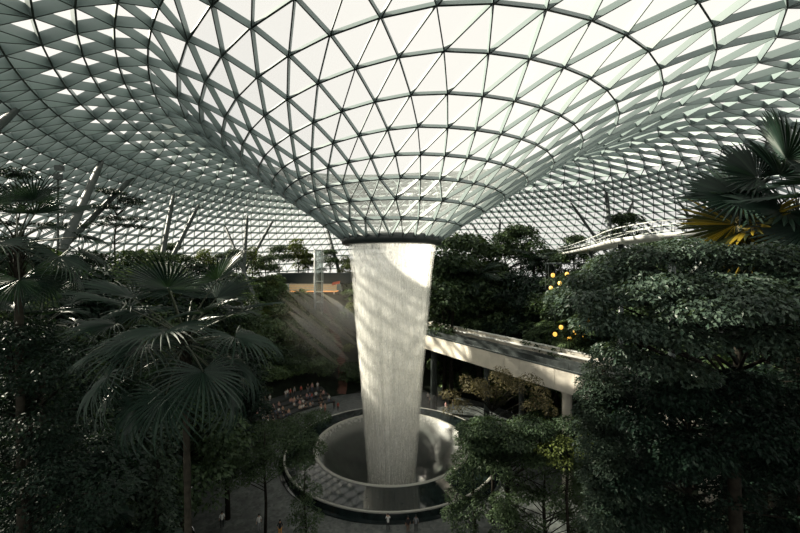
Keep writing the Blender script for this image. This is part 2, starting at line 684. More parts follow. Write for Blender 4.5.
mb.build('water_film_sky_sheen', film_sheen_mat(), pool, True)
mb = MB()
mb.lathe([(10.85, 1.0), (10.85, 1.22), (11.0, 1.28), (11.2, 1.28), (11.3, 1.2), (11.3, 1.0)], 128, close=True)
mb.build('lip', M['lip'], pool, True)
mb = MB()
mb.lathe([(11.28, 1.17), (15.0, 0.82), (15.0, 0.5), (11.28, 0.5)], 128, close=True)
mb.build('sloping_ring', M['granite'], pool)
mb = MB()
mb.lathe([(14.98, 0.84), (15.12, 0.90), (15.25, 0.84), (15.25, 0.70), (14.98, 0.70)], 128, close=True)
mb.build('edge_trim', M['lip'], pool)
mb = MB()
mb.lathe([(15.22, 0.72), (15.45, 0.12), (15.9, 0.10), (15.95, -0.1), (15.0, -0.1), (15.0, 0.72)], 128, close=True)
mb.build('plinth', M['granite'], pool)

# ------------------------------------------------------------------ raised railway
GA = Vector((19.7, 42.2, 0))
GD = Vector((0.532, -0.847, 0))        # towards the viewer and right
GN = Vector((0.847, 0.532, 0))         # towards the far side
GZ = EYE - 12.1


def gpt(s, off, z):
    p = GA + GD * s + GN * off
    return Vector((p.x, p.y, z))


gw = empty('railway_bridge', gpt(0, 4.5, 0))
tag(gw, 'raised pale concrete railway bridge with dark track bed passing right of the waterfall', 'bridge')
go = gw.location.copy()


def gbar(name, s0, s1, o0, o1, z0, z1, mat, step=3.0, gap=0.0):
    """bars along the bridge between offsets o0..o1"""
    mb = MB()
    n = max(1, int(round((s1 - s0) / step)))
    for i in range(n):
        a = s0 + (s1 - s0) * i / n + gap / 2
        b = s0 + (s1 - s0) * (i + 1) / n - gap / 2
        V = []
        for z in (z0, z1):
            for s, o in ((a, o0), (b, o0), (b, o1), (a, o1)):
                V.append(gpt(s, o, z) - go)
        mb.add(V, [(3, 2, 1, 0), (4, 5, 6, 7), (0, 1, 5, 4), (1, 2, 6, 5), (2, 3, 7, 6), (3, 0, 4, 7)])
    return mb.build(name, mat, gw)


S0, S1 = -52.0, 26.0
gbar('side_panel', S0, S1, 0.0, 0.22, GZ - 2.5, GZ, M['concrete'], 2.6, 0.05)
gbar('coping', S0, S1, -0.06, 0.34, GZ, GZ + 0.10, M['dark_metal'], 78)
gbar('track_bed', S0, S1, 0.22, 9.8, GZ - 2.2, GZ - 1.5, M['deck'], 78)
gbar('side_panel', S0, S1, 9.8, 10.02, GZ - 2.5, GZ + 0.05, M['concrete'], 2.6, 0.05)
gbar('coping', S0, S1, 9.68, 10.12, GZ + 0.05, GZ + 0.2, M['white'], 78)
gbar('median_wall', S0, S1, 4.9, 5.1, GZ - 1.5, GZ - 0.45, M['deck'], 6, 0.04)
gbar('cable_tray', S0, S1, 9.0, 9.4, GZ - 0.55, GZ - 0.35, M['white'], 9, 0.05)
for o in (1.5, 3.5, 6.4, 8.4):
    gbar('running_rail', S0, S1, o, o + 0.35, GZ - 1.5, GZ - 0.95, M['rail'] if o in (3.5, 6.4) else M['deck'], 13, 0.03)
gbar('guide_rail', S0, S1, 0.5, 0.62, GZ - 0.55, GZ - 0.4, M['dark_metal'], 13)
for s, o, r_, m_ in ((-14.6, 1.0, 0.42, 'column'), (-1.6, 1.0, 0.55, 'concrete'), (-14.6, 8.6, 0.42, 'column'), (-1.6, 8.6, 0.75, 'concrete'), (12, 1.0, 0.75, 'concrete'), (-30, 3, 0.6, 'column')):
    p = gpt(s, o, 0)
    mb = MB()
    h0 = H(p.x, p.y) - 0.2
    mb.tube([Vector((p.x, p.y, h0)) - go, Vector((p.x, p.y, GZ - 3.1)) - go, Vector((p.x, p.y, GZ - 2.2)) - go], [r_, r_, r_ * 1.5], 16)
    mb.build('pillar', M[m_], gw, True)

# ------------------------------------------------------------------ canopy bridge
cb_pts = [(36.5, 92), (35.5, 82), (33.0, 70), (29.6, 58), (26.4, 47.5), (24.2, 41), (23.3, 36.5), (23.7, 32.6), (26.5, 29.0), (31.0, 26.5), (38, 25)]
CBZ = EYE + 2.7


def smooth_path(pts, n=6):
    out = []
    for i in range(len(pts) - 1):
        p0, p1, p2, p3 = (Vector(pts[max(0, min(len(pts) - 1, j))]) for j in (i - 1, i, i + 1, i + 2))
        for k in range(n):
            t = k / n
            out.append(0.5 * ((2 * p1) + (p2 - p0) * t + (2 * p0 - 5 * p1 + 4 * p2 - p3) * t * t + (3 * p1 - p0 - 3 * p2 + p3) * t ** 3))
    out.append(Vector(pts[-1]))
    return out


cpath = smooth_path(cb_pts)
cframe = []
for i, p in enumerate(cpath):
    t = (cpath[min(i + 1, len(cpath) - 1)] - cpath[max(0, i - 1)]).normalized()
    cframe.append((p.x, p.y, CBZ, t.y, -t.x))
cb = empty('canopy_bridge', (23, 38, 0))
tag(cb, 'white curved footbridge with thin railings running above the right hand trees', 'bridge')
off = Vector((-23, -38, 0))
fr = [(x - 23, y - 38, z, nx, ny) for x, y, z, nx, ny in cframe]
MB().sweep(fr, [(-1.3, -0.28), (1.3, -0.28), (1.5, 0.05), (1.5, 0.12), (-1.5, 0.12), (-1.5, 0.05)]).build('deck', M['white'], cb, True)
for s in (-1.45, 1.45):
    MB().sweep(fr, [(s - 0.04, 1.16), (s + 0.04, 1.16), (s + 0.04, 1.24), (s - 0.04, 1.24)]).build('handrail', M['pale_metal'], cb)
    MB().sweep(fr, [(s - 0.02, 0.62), (s + 0.02, 0.62), (s + 0.02, 0.66), (s - 0.02, 0.66)]).build('mid_rail', M['pale_metal'], cb)
    for i in range(0, len(fr), 2):
        x, y, z, nx, ny = fr[i]
        MB().box((x + nx * s, y + ny * s, z + 0.66), (0.05, 0.05, 1.1)).build('railing_post', M['column'], cb)
for i in (18, 30, 42):
    x, y, z, nx, ny = fr[i]
    MB().tube([(x, y, H(x + 23, y + 38) - 0.2), (x, y, z - 0.2)], 0.28, 12).build('pillar', M['dark_metal'], cb, True)

# ------------------------------------------------------------------ back gallery, lift tower, steps
gal_o = P(314, 300, 99)
gal_g = H(gal_o.x, gal_o.y)
gal = empty('gallery_building', (gal_o.x, gal_o.y, gal_g))
tag(gal, 'low terrace gallery with timber band and warm lit soffit behind the lift tower', 'building')
g = gal_g
sc_w = 12.4


def gz(py):
    return EYE + (266.5 - py) / F * 99 - g


MB().box((0, 3, (gz(273) + gz(283.5)) / 2), (sc_w + 7, 6.5, gz(273) - gz(283.5))).build('fascia', M['dark_metal'], gal)
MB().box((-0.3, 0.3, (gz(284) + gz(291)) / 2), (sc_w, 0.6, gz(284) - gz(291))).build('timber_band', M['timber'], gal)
for k in range(3):
    MB().box((-0.3, -0.03, gz(284.8 + 2.4 * k)), (sc_w, 0.08, 0.14)).build('band_slat', M['white'], gal)
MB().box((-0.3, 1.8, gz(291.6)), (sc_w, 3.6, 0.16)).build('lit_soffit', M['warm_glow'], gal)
MB().box((0, 5.9, (gz(291) - 0.5) / 2 - 0.3), (sc_w, 0.4, gz(291) + 0.6)).build('back_wall', M['stone'], gal)
for x in (-5.6, -2.2, 1.6, 5.2):
    MB().box((x, 0.6, gz(291) / 2 - 0.3), (0.35, 0.35, gz(291) + 0.6)).build('post', M['white'], gal)
MB().add([(5.0, -1.6, gz(284.5)), (7.0, -1.6, gz(283)), (7.0, 0.2, gz(280)), (5.0, 0.2, gz(281.5)),
          (5.0, -1.6, gz(285)), (7.0, -1.6, gz(283.5)), (7.0, 0.2, gz(280.6)), (5.0, 0.2, gz(282))],
         [(0, 1, 2, 3), (7, 6, 5, 4), (0, 4, 5, 1), (1, 5, 6, 2), (2, 6, 7, 3), (3, 7, 4, 0)]).build('awning', M['red_awning'], gal)

for x in (-4.0, 0.5, 4.5):
    pl = bpy.data.lights.new('soffit_lamp', 'POINT')
    pl.energy = 160
    pl.color = (1.0, 0.55, 0.25)
    pl.shadow_soft_size = 0.15
    plo = bpy.data.objects.new('soffit_lamp', pl)
    col.objects.link(plo)
    plo.parent = gal
    plo.location = (x, 2.2, gz(291.6) - 0.6)
lo = P(317, 300, 92)
lg = H(lo.x, lo.y)
lift = empty('lift_tower', (lo.x, lo.y, lg))
tag(lift, 'slim glass lift tower with white mast standing before the terrace gallery', 'lift tower')
ltop = EYE + (266.5 - 250) / F * 92 - lg
MB().box((0.5, 0, ltop / 2), (1.5, 1.5, ltop)).build('glass_shaft', M['lift_glass'], lift)
MB().tube([(-0.35, -0.9, -0.2), (-0.35, -0.9, ltop + 0.3)], 0.2, 10).build('mast', M['white'], lift, True)
for k in range(7):
    MB().box((0.5, 0, 0.4 + k * (ltop - 0.4) / 6.0), (1.7, 1.7, 0.14)).build('floor_frame', M['pale_metal'], lift)
mb = MB()
for x in (-0.3, 1.3):
    for y in (-0.8, 0.8):
        mb.box((x, y, ltop / 2), (0.12, 0.12, ltop))
mb.build('corner_frame', M['pale_metal'], lift)

# reddish garden steps climbing the gap behind the waterfall
mb = MB()
path_pts = []
for i in range(60):
    t = i / 59
    x = -12.5 - 8.0 * t + 2.0 * math.sin(t * 4)
    y = 79.0 + 19.0 * t
    path_pts.append((x, y))
zprev = None
for i in range(59):
    (x0, y0), (x1, y1) = path_pts[i], path_pts[i + 1]
    d = Vector((x1 - x0, y1 - y0)).normalized()
    n_ = Vector((d.y, -d.x)) * 1.0
    z = max(H(x0, y0), H(x1, y1)) + 0.12
    V = []
    for zz in (z - 0.9, z):
        V += [(x0 - n_.x, y0 - n_.y, zz), (x0 + n_.x, y0 + n_.y, zz), (x1 + n_.x, y1 + n_.y, zz), (x1 - n_.x, y1 - n_.y, zz)]
    mb.add(V, [(3, 2, 1, 0), (4, 5, 6, 7), (0, 1, 5, 4), (1, 2, 6, 5), (2, 3, 7, 6), (3, 0, 4, 7)])
st = mb.build('garden_steps', M['red_path'])
tag(st, kind='structure')

# seating steps left of the pool
steps = empty('terrace_steps', (VC[0], VC[1], 0))
tag(steps, kind='structure')


def arc_step(r0, r1, z, a0, a1, name, z0=0.0):
    V, Fc = [], []
    n = 30
    for i in range(n + 1):
        a = a0 + (a1 - a0) * i / n
        for r, zz in ((r0, z0 - 0.1), (r0, z), (r1, z), (r1, z0 - 0.1)):
            V.append((r * math.cos(a), r * math.sin(a), zz))
    for i in range(n):
        for k in range(4):
            a, b = i * 4 + k, i * 4 + (k + 1) % 4
            Fc.append((a, b, b + 4, a + 4))
    Fc += [(3, 2, 1, 0), tuple(range(n * 4, n * 4 + 4))]
    return link(name, mesh(name, V, Fc, M['stone']), steps)


A0, A1 = math.radians(122), math.radians(160)
STEP = [(22.6, 0.3), (24.1, 0.6), (25.6, 0.95), (27.1, 1.35)]
for r, z in STEP:
    arc_step(r, r + 1.5 + (2.5 if r > 25 else 0), z, A0, A1, 'step')


# ------------------------------------------------------------------ foliage generators
def leaves(rs, C, n, rx, rz, L, flat=0.5, droop=0.35, wide=0.30):
    """n leaves in a dome shaped pad around C; returns verts, faces arrays"""
    u = rs.random(n)
    a = rs.random(n) * 2 * PI
    rr = np.sqrt(u) * rx
    top = np.sqrt(np.clip(1 - u, 0, 1))
    h = rs.random(n)
    z = rz * top * (1 - 1.35 * h ** 2.2)
    p = np.stack([C[0] + rr * np.cos(a), C[1] + rr * np.sin(a), C[2] + z], 1)
    p += rs.normal(0, rx * 0.05, (n, 3))
    rad = np.stack([np.cos(a), np.sin(a), np.zeros(n)], 1)
    d = rad * 0.7 + rs.normal(0, 0.6, (n, 3))
    d[:, 2] = d[:, 2] * 0.45 - droop
    d /= np.linalg.norm(d, axis=1)[:, None]
    nr = np.stack([np.zeros(n), np.zeros(n), np.ones(n)], 1) + rs.normal(0, flat, (n, 3)) + rad * 0.25
    s = np.cross(d, nr)
    s /= np.linalg.norm(s, axis=1)[:, None] + 1e-9
    nn = np.cross(s, d)
    l = (L * (0.65 + 0.7 * rs.random(n)))[:, None]
    tip = p + d * l
    tip[:, 2] -= l[:, 0] * 0.12
    mid = p + d * l * 0.45
    Lf = mid + s * l * wide + nn * l * 0.10
    Rt = mid - s * l * wide + nn * l * 0.10
    V = np.stack([p, Rt, tip, Lf], 1).reshape(-1, 3)
    return V


def leaf_mesh(name, blocks, mat):
    V = np.concatenate(blocks)
    n = len(V) // 4
    me = bpy.data.meshes.new(name)
    me.vertices.add(len(V))
    me.vertices.foreach_set('co', V.astype(np.float32).ravel())
    i = np.arange(n)[:, None] * 4
    tri = np.concatenate([i + np.array([[0, 1, 2]]), i + np.array([[0, 2, 3]])], 1).reshape(-1)
    me.loops.add(len(tri))
    me.loops.foreach_set('vertex_index', tri.astype(np.int32))
    me.polygons.add(n * 2)
    me.polygons.foreach_set('loop_start', (np.arange(n * 2) * 3).astype(np.int32))
    me.update(calc_edges=True)
    me.validate()
    me.materials.append(mat)
    return me


def make_tree(name, seed, height, crown_r, crown_bottom, pads, per, L, trunk_r, leafm, barkm='bark', pad_r=None, pad_z=None, style='round', flat=0.5):
    """a tree with one trunk mesh (with its limbs) and one foliage mesh; returns the root Empty"""
    rs = np.random.RandomState(seed)
    r_ = random.Random(seed)
    root = empty(name)
    blocks = []
    tr = MB()
    bend = [Vector((r_.uniform(-0.25, 0.25), r_.uniform(-0.25, 0.25), 0)) * (height / 10) * (i / 4) for i in range(5)]
    tp = [Vector((0, 0, -0.3))] + [bend[i] + Vector((0, 0, height * 0.92 * i / 4)) for i in range(1, 5)]
    tr.tube(tp, [trunk_r * 1.25, trunk_r, trunk_r * 0.8, trunk_r * 0.55, trunk_r * 0.2], 8)
    pr0 = pad_r or crown_r * 0.42
    pz0 = pad_z or pr0 * 0.6
    for k in range(pads):
        t = (k + 0.5) / pads
        if style == 'layer':
            lev = [0.0, 0.28, 0.52, 0.76, 1.0][k % 5]
            z = crown_bottom + (height - crown_bottom) * lev + r_.uniform(-0.2, 0.2)
            rmax = crown_r * (1.0 - 0.62 * lev)
            rr = rmax * math.sqrt(r_.random())
        elif style == 'column':
            z = crown_bottom + (height - crown_bottom) * t
            rr = crown_r * r_.uniform(0.2, 0.75) * (1 - 0.4 * t)
        else:
            zz = r_.random() ** 0.75
            z = crown_bottom + (height - crown_bottom - pz0 * 0.5) * zz
            prof = math.sin(PI * (0.16 + 0.80 * zz)) ** 0.7
            rr = crown_r * prof * (0.35 + 0.6 * math.sqrt(r_.random()))
        a = k * 2.39996 + r_.uniform(-0.4, 0.4)
        sc_ = r_.uniform(0.75, 1.2)
        C = (rr * math.cos(a), rr * math.sin(a), z)
        blocks.append(leaves(rs, C, int(per * sc_), pr0 * sc_, pz0 * sc_, L, flat))
        if k % 2 == 0 or style == 'layer':
            zb = max(height * 0.12, min(height * 0.85, z - rr * 0.55 - 0.3))
            f = zb / (height * 0.92) * 4
            i0 = min(3, int(f))
            b0 = tp[i0] if i0 else Vector((0, 0, 0))
            b1 = tp[i0 + 1]
            base = b0 + (b1 - b0) * (f - i0)
            e = Vector(C)
            mid = (base + e) / 2 + Vector((0, 0, -0.08 * rr))
            w = trunk_r * 0.34
            tr.tube([base, mid, e], [w, w * 0.65, w * 0.2], 5)
    tr.build('trunk', M[barkm], root, True)
    link('foliage', leaf_mesh('foliage', blocks, M[leafm]), root)
    return root


def frond_pinnate(L, n, leaflet, arch, seed):
    """feather frond along +x: midrib tube and leaflets"""
    r_ = random.Random(seed)
    pts = []
    for i in range(13):
        t = i / 12
        pts.append(Vector((L * (t - 0.18 * arch * t * t), 0, L * arch * (0.75 * t - 1.15 * t * t))))
    rib = MB().tube(pts, [0.03 * (1 - 0.8 * i / 12) for i in range(13)], 4)
    V, Fc = [], []
    for i in range(n):
        t = 0.12 + 0.88 * i / (n - 1)
        f = t * 12
        i0 = min(11, int(f))
        p = pts[i0].lerp(pts[i0 + 1], f - i0)
        tg = (pts[i0 + 1] - pts[i0]).normalized()
        ll = leaflet * (math.sin(PI * (0.12 + 0.82 * t)) ** 0.8)
        for s in (-1, 1):
            d = (Vector((0, s, 0)) + tg * 0.75 + Vector((0, 0, -0.15 + r_.uniform(-0.2, 0.1)))).normalized()
            w = tg * 0.055 * leaflet / 0.8
            m = p + d * ll * 0.55
            e = p + d * ll + Vector((0, 0, -0.3 * ll))
            b = len(V)
            V += [p - w * 0.5, p + w * 0.5, m + w, m - w, e]
            Fc += [(b, b + 1, b + 2, b + 3), (b + 3, b + 2, b + 4)]
    return rib, V, Fc


def make_feather_palm(name, seed, height, L, nf, leafm, leaflet=0.7, trunk_r=0.14):
    root = empty(name)
    r_ = random.Random(seed)
    if height > 0.6:
        MB().tube([(0, 0, -0.3), (0.1, 0, height * 0.5), (0, 0, height)], [trunk_r * 1.3, trunk_r, trunk_r * 0.8], 8).build('trunk', M['bark'], root, True)
    rib, V, Fc = frond_pinnate(L, 26, leaflet, 0.75, seed)
    fm = mesh('frond', V, Fc, M[leafm])
    rm = rib.me('midrib', M['petiole'])
    for k in range(nf):
        o = link('frond', fm, root)
        el = 1.05 - 1.25 * (k / nf) + r_.uniform(-0.1, 0.1)
        o.location = (0, 0, height)
        o.rotation_euler = (r_.uniform(-0.3, 0.3), -el, k * 2.39996)
        o.scale = [r_.uniform(0.8, 1.1)] * 3
        link('midrib', rm, o)
    return root


def fan_blade(R, seg, spread, droop, seed, cut=0.42):
    """a pleated fan of narrow segments, joined near the hub and free at the drooping tips; axis +x, hub at origin"""
    r_ = random.Random(seed)
    V, Fc = [], []
    da = spread / seg
    for i in range(seg):
        a = -spread / 2 + (i + 0.5) * da
        rl = R * (0.82 + 0.18 * math.cos(a * 0.8)) * r_.uniform(0.93, 1.04)
        hang = droop * r_.uniform(0.7, 1.4)
        b = len(V)
        rows = [0.04, 0.25, 0.5, 0.68, 0.85, 1.0]
        for j, t in enumerate(rows):
            r = rl * t
            hw = math.tan(da / 2) * r if t <= cut else math.tan(da / 2) * rl * cut * max(0.0, (1 - t) / (1 - cut)) ** 0.7
            if t == 1.0:
                hw = 0.004
            zc = 0.10 * R * t - hang * R * t ** 3.2 + 0.30 * R * (abs(a) / 2.6) ** 2 * t
            fold = hw * 0.55
            ca, sa = math.cos(a), math.sin(a)
            for w, dz in ((-hw, -fold), (0, fold), (hw, -fold)):
                V.append((r * ca - w * sa, r * sa + w * ca, zc + dz))
        for j in range(len(rows) - 1):
            for q in (0, 1):
                k = b + j * 3 + q
                Fc.append((k, k + 3, k + 4, k + 1))
    return V, Fc


FAN = []
for s in range(5):
    V, Fc = fan_blade(1.0, 34, math.radians(255), 0.13 + 0.11 * s, 40 + s) if s < 4 else fan_blade(1.0, 36, math.radians(275), 0.10, 49, cut=0.62)
    FAN.append((V, Fc))
FAN_ME = {}


def fan_me(i, matname):
    if (i, matname) not in FAN_ME:
        FAN_ME[(i, matname)] = mesh('blade', FAN[i][0], FAN[i][1], M[matname])
    return FAN_ME[(i, matname)]


_pm = {}


def petiole_me(L):
    key = round(L, 1)
    if key not in _pm:
        pts = [Vector((key * t, 0, -0.10 * key * t * t)) for t in (0, 0.35, 0.7, 1)]
        _pm[key] = MB().tube(pts, [0.035, 0.026, 0.022, 0.016], 5).me('petiole', M['petiole'])
    return _pm[key]


def make_fan_palm(crown, ground_z, nf, petL, R, seed, label, el0=1.25, el1=-0.75, yellow=0.0, trunk_r=0.12, group=None, az0=0.0, aim=None):
    r_ = random.Random(seed)
    root = empty('fan_palm', (crown[0], crown[1], ground_z))
    tag(root, label, 'palm', group)
    hz = crown[2] - ground_z
    tr = MB()
    pts, rad = [], []
    n = 26
    for i in range(n + 1):
        t = i / n
        z = -0.4 + (hz + 0.4) * t
        pts.append((0.15 * math.sin(t * 3), 0.1 * math.sin(t * 2), z))
        rad.append(trunk_r * (1.15 - 0.25 * t) * (1.06 if i % 2 else 0.96))
    tr.tube(pts, rad, 10)
    tr.build('trunk', M['bark_pale'], root, True)
    ox, oy = pts[-1][0], pts[-1][1]
    sk = MB()
    for k in range(60):
        a = k * 2.39996
        z = hz - 1.7 * (k / 60)
        r0 = trunk_r * 1.0
        sk.tube([(ox + r0 * math.cos(a), oy + r0 * math.sin(a), z), (ox + (r0 + 0.13) * math.cos(a), oy + (r0 + 0.13) * math.sin(a), z + 0.3)], [0.035, 0.012], 4)
    sk.build('fibre_sheath', M['bark'], root)
    for k in range(nf):
        t = (k + 0.5) / nf
        el = el0 + (el1 - el0) * t + r_.uniform(-0.12, 0.12)
        fr_ = bpy.data.objects.new('frond', petiole_me(petL * r_.choice([0.85, 1.0, 1.1])))
        col.objects.link(fr_)
        fr_.parent = root
        fr_.location = (ox, oy, hz - 0.35 * t)
        roll = r_.uniform(-0.25, 0.25)
        az = az0 + k * 2.39996 + r_.uniform(-0.2, 0.2)
        if aim and k < len(aim):
            az, el = math.radians(aim[k][0]), math.radians(aim[k][1])
            roll = math.radians(aim[k][2])
        fr_.rotation_euler = (roll, -el, az)
        ym = 'leaf_palm_yellow' if (t > 0.55 and r_.random() < yellow) else 'leaf_palm'
        if aim and k < len(aim) and len(aim[k]) > 3:
            ym = 'leaf_palm_yellow'
        i = min(3, int(t * 3.2) + r_.randint(0, 1))
        if aim:
            i = 4
        bl = link('blade', fan_me(i, ym), fr_)
        key = fr_.data.vertices[-1].co
        bl.location = (max(v.co.x for v in fr_.data.vertices) - 0.02, 0, -0.10 * max(v.co.x for v in fr_.data.vertices))
        bl.rotation_euler = (0, 0.25 + 0.35 * t, 0)
        bl.scale = [R * r_.uniform(0.88, 1.08)] * 3
    return root


# ------------------------------------------------------------------ the plants
# big near trees on the right, built from pads of leaves hung on real limbs
def pad_tree(name, base, ztop, pads, L, per, trunk_r, label, leafm, seed, cat='tree', dens=1.0):
    rs = np.random.RandomState(seed)
    r_ = random.Random(seed)
    root = empty(name, base)
    tag(root, label, cat)
    b = Vector(base)
    tr = MB()
    top = Vector((0, 0, ztop - b.z))
    tr.tube([(0, 0, -0.4), (0.1, 0, top.z * 0.35), (-0.1, 0.05, top.z * 0.7), top], [trunk_r * 1.3, trunk_r, trunk_r * 0.8, trunk_r * 0.35], 10)
    blocks = []
    for (p, rx, rz) in pads:
        c = Vector(p) - b
        n = int(per * rx * rx * dens)
        blocks.append(leaves(rs, c, n, rx, rz, L, 0.42, 0.30, 0.27))
        zb = max(top.z * 0.45, min(top.z * 0.97, c.z - 0.5 * math.hypot(c.x, c.y)))
        base_ = Vector((0, 0, zb))
        mid = base_.lerp(c, 0.55) + Vector((r_.uniform(-0.3, 0.3), r_.uniform(-0.3, 0.3), 0.25))
        w = trunk_r * 0.30
        tr.tube([base_, mid, c + Vector((0, 0, -0.1))], [w, w * 0.6, w * 0.2], 6)
    tr.build('trunk', M['bark'], root, True)
    link('foliage', leaf_mesh('foliage', blocks, M[leafm]), root)
    return root


def pads_px(lst):
    return [(P(px, py, Y), r, rz) for px, py, Y, r, rz in lst]


rp = random.Random(3)
A = [(572, 300, 14, .9, .5), (592, 284, 14, 1.0, .5), (618, 270, 14, 1.1, .6), (648, 262, 13.6, 1.2, .6), (685, 256, 13.4, 1.2, .6), (722, 262, 13, 1.1, .6),
     (760, 262, 12.6, 1.2, .6), (800, 268, 12.2, 1.3, .6), (840, 270, 12, 1.3, .6),
     (585, 305, 13, .9, .5), (612, 300, 13, 1.0, .5), (640, 298, 12.6, 1.1, .6), (672, 292, 12.4, 1.0, .6), (640, 282, 13.4, 1.0, .5), (705, 290, 12.5, 1.0, .6),
     (700, 316, 11.6, 1.3, .6), (742, 308, 11.4, 1.4, .6), (786, 314, 11.2, 1.3, .6), (830, 320, 11, 1.3, .6), (740, 290, 12, 1.1, .5), (785, 292, 12, 1.1, .5),
     (600, 325, 12.6, .9, .5), (628, 332, 12.2, 1.0, .5), (660, 336, 12, 1.0, .5), (690, 345, 11.8, 1.0, .5), (765, 345, 11.6, 1.1, .6), (805, 350, 11.4, 1.1, .6),
     (615, 358, 12.8, .8, .5), (648, 368, 12.6, 1.0, .5), (680, 375, 12.6, 1.0, .5), (572, 312, 15, .8, .4), (560, 300, 15, .7, .4)]
base = P(738, 500, 14.2)
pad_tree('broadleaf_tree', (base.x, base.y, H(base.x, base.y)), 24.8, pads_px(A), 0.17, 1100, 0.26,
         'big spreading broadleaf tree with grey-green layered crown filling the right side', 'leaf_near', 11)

B = []
for i in range(64):
    px = rp.uniform(615, 830)
    B.append((px, rp.uniform(385, 540), rp.uniform(14.5, 19), rp.uniform(.8, 1.25), rp.uniform(.4, .7)))
for i in range(34):
    B.append((rp.uniform(632, 835), rp.uniform(372, 480), rp.uniform(12.2, 14.5), rp.uniform(.7, 1.0), rp.uniform(.4, .6)))
base = P(690, 500, 18)
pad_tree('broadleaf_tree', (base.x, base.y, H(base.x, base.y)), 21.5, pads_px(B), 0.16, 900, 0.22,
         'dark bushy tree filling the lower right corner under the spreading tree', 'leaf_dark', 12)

C_ = []
for i in range(46):
    t = i / 45
    C_.append((598 + 12 * math.sin(i * 1.7) + 14 * t, 372 + 190 * t, 15 + 0.6 * math.sin(i), rp.uniform(.45, .75), rp.uniform(.35, .5)))
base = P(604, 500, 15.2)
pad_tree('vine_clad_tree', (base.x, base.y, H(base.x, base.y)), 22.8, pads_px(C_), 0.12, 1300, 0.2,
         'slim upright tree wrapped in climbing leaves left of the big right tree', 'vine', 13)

# trees standing right of the pool
D_ = []
for i in range(40):
    D_.append((rp.uniform(470, 578), rp.uniform(425, 462), rp.uniform(30, 34), rp.uniform(1.0, 1.7), rp.uniform(.4, .7)))
base = P(508, 500, 32)
pad_tree('broadleaf_tree', (base.x, base.y, H(base.x, base.y)), 13.2, pads_px(D_), 0.24, 330, 0.20,
         'wide green tree with flat layered crown just right of the pool', 'leaf_mid', 14)
E_ = [(466, 460, 33, 1.2, .8), (458, 478, 33, 1.1, .8), (474, 486, 33, 1.2, .9), (456, 498, 33, 1.0, .8), (470, 510, 32.5, 1.2, .9), (452, 516, 32.5, .9, .7), (464, 528, 32, 1.1, .8), (478, 470, 32, 1.1, .8), (484, 505, 32, 1.0, .8)]
base = P(474, 500, 33.4)
pad_tree('broadleaf_tree', (base.x, base.y, H(base.x, base.y)), 10.6, pads_px(E_), 0.22, 420, 0.14,
         'small bushy green tree beside the pool edge, leftmost of the right group', 'leaf_mid', 15)
G_ = []
for i in range(40):
    G_.append((rp.uniform(496, 595), rp.uniform(456, 540), rp.uniform(29, 33), rp.uniform(.8, 1.2), rp.uniform(.5, .8)))
base = P(545, 500, 31)
pad_tree('broadleaf_tree', (base.x, base.y, H(base.x, base.y)), 10.0, pads_px(G_), 0.20, 380, 0.16,
         'leafy green tree low between the pool trees and the vine-clad trunk', 'leaf_mid', 16)
Hb = []
for i in range(26):
    a = rp.random()
    Hb.append((447 + 100 * a + rp.uniform(-6, 6), 392 + 26 * rp.random() - 20 * math.sin(PI * a), rp.uniform(38, 41), rp.uniform(.7, 1.2), rp.uniform(.5, .9)))
base = P(492, 500, 39.5)
pad_tree('olive_brown_tree', (base.x, base.y, H(base.x, base.y)), 12.0, pads_px(Hb), 0.18, 240, 0.17,
         'feathery olive-brown tree under the railway bridge, right of the waterfall', 'leaf_brown', 17)
# lime-green crown patch
I_ = [(548, 450, 29, 1.0, .4), (565, 444, 29, 1.1, .4), (582, 452, 29, 1.0, .4), (560, 462, 28.5, .9, .4), (590, 440, 29, .8, .4)]
base = P(568, 500, 29.3)
pad_tree('broadleaf_tree', (base.x, base.y, H(base.x, base.y)), 12.4, pads_px(I_), 0.24, 210, 0.13,
         'brighter green crown in front of the pale bridge pillar', 'leaf_lime', 18)

# near tree hiding the palm trunks at the left edge
L_ = []
for i in range(52):
    py = rp.uniform(330, 545)
    L_.append((rp.uniform(-40, 60 + 75 * (py - 330) / 200), py, rp.uniform(11.5, 15), rp.uniform(.7, 1.1), rp.uniform(.4, .7)))
base = P(30, 500, 13.6)
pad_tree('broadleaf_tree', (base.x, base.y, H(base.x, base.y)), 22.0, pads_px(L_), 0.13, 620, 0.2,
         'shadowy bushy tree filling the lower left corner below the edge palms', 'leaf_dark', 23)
# trees left of the pool
J_ = [(318, 418, 40, 1.0, .6), (300, 424, 40, 1.3, .7), (282, 432, 39, 1.4, .8), (262, 432, 39, 1.5, .8), (240, 438, 38, 1.5, .8), (222, 446, 38, 1.4, .8), (300, 440, 38, 1.3, .8),
      (276, 448, 37.5, 1.5, .8), (250, 455, 37, 1.5, .8), (228, 462, 37, 1.4, .8), (312, 450, 38, 1.1, .7), (265, 470, 36.5, 1.3, .8), (238, 478, 36, 1.3, .8), (300, 462, 37.5, 1.0, .7), (215, 470, 36, 1.3, .8)]
base = P(265, 500, 36.5)
J_ = [(a_, b_, c_, r_ * 1.35, z_ * 1.3) for a_, b_, c_, r_, z_ in J_]
pad_tree('broadleaf_tree', (base.x, base.y, H(base.x, base.y)), 11.0, pads_px(J_), 0.22, 420, 0.13,
         'dense dark green tree leaning over the left side of the pool', 'leaf_mid', 19)
K_ = [(306, 466, 34, .7, .6), (300, 482, 34, .9, .7), (312, 492, 34, .9, .7), (302, 505, 33.5, 1.0, .7), (312, 518, 33.5, 1.0, .7), (296, 520, 33.5, .8, .6), (306, 532, 33, 1.0, .7)]
base = P(305, 500, 33.7)
pad_tree('young_tree', (base.x, base.y, H(base.x, base.y)), 8.8, pads_px(K_), 0.20, 380, 0.10,
         'slim young tree in front of the left pool rim', 'leaf_mid', 20)

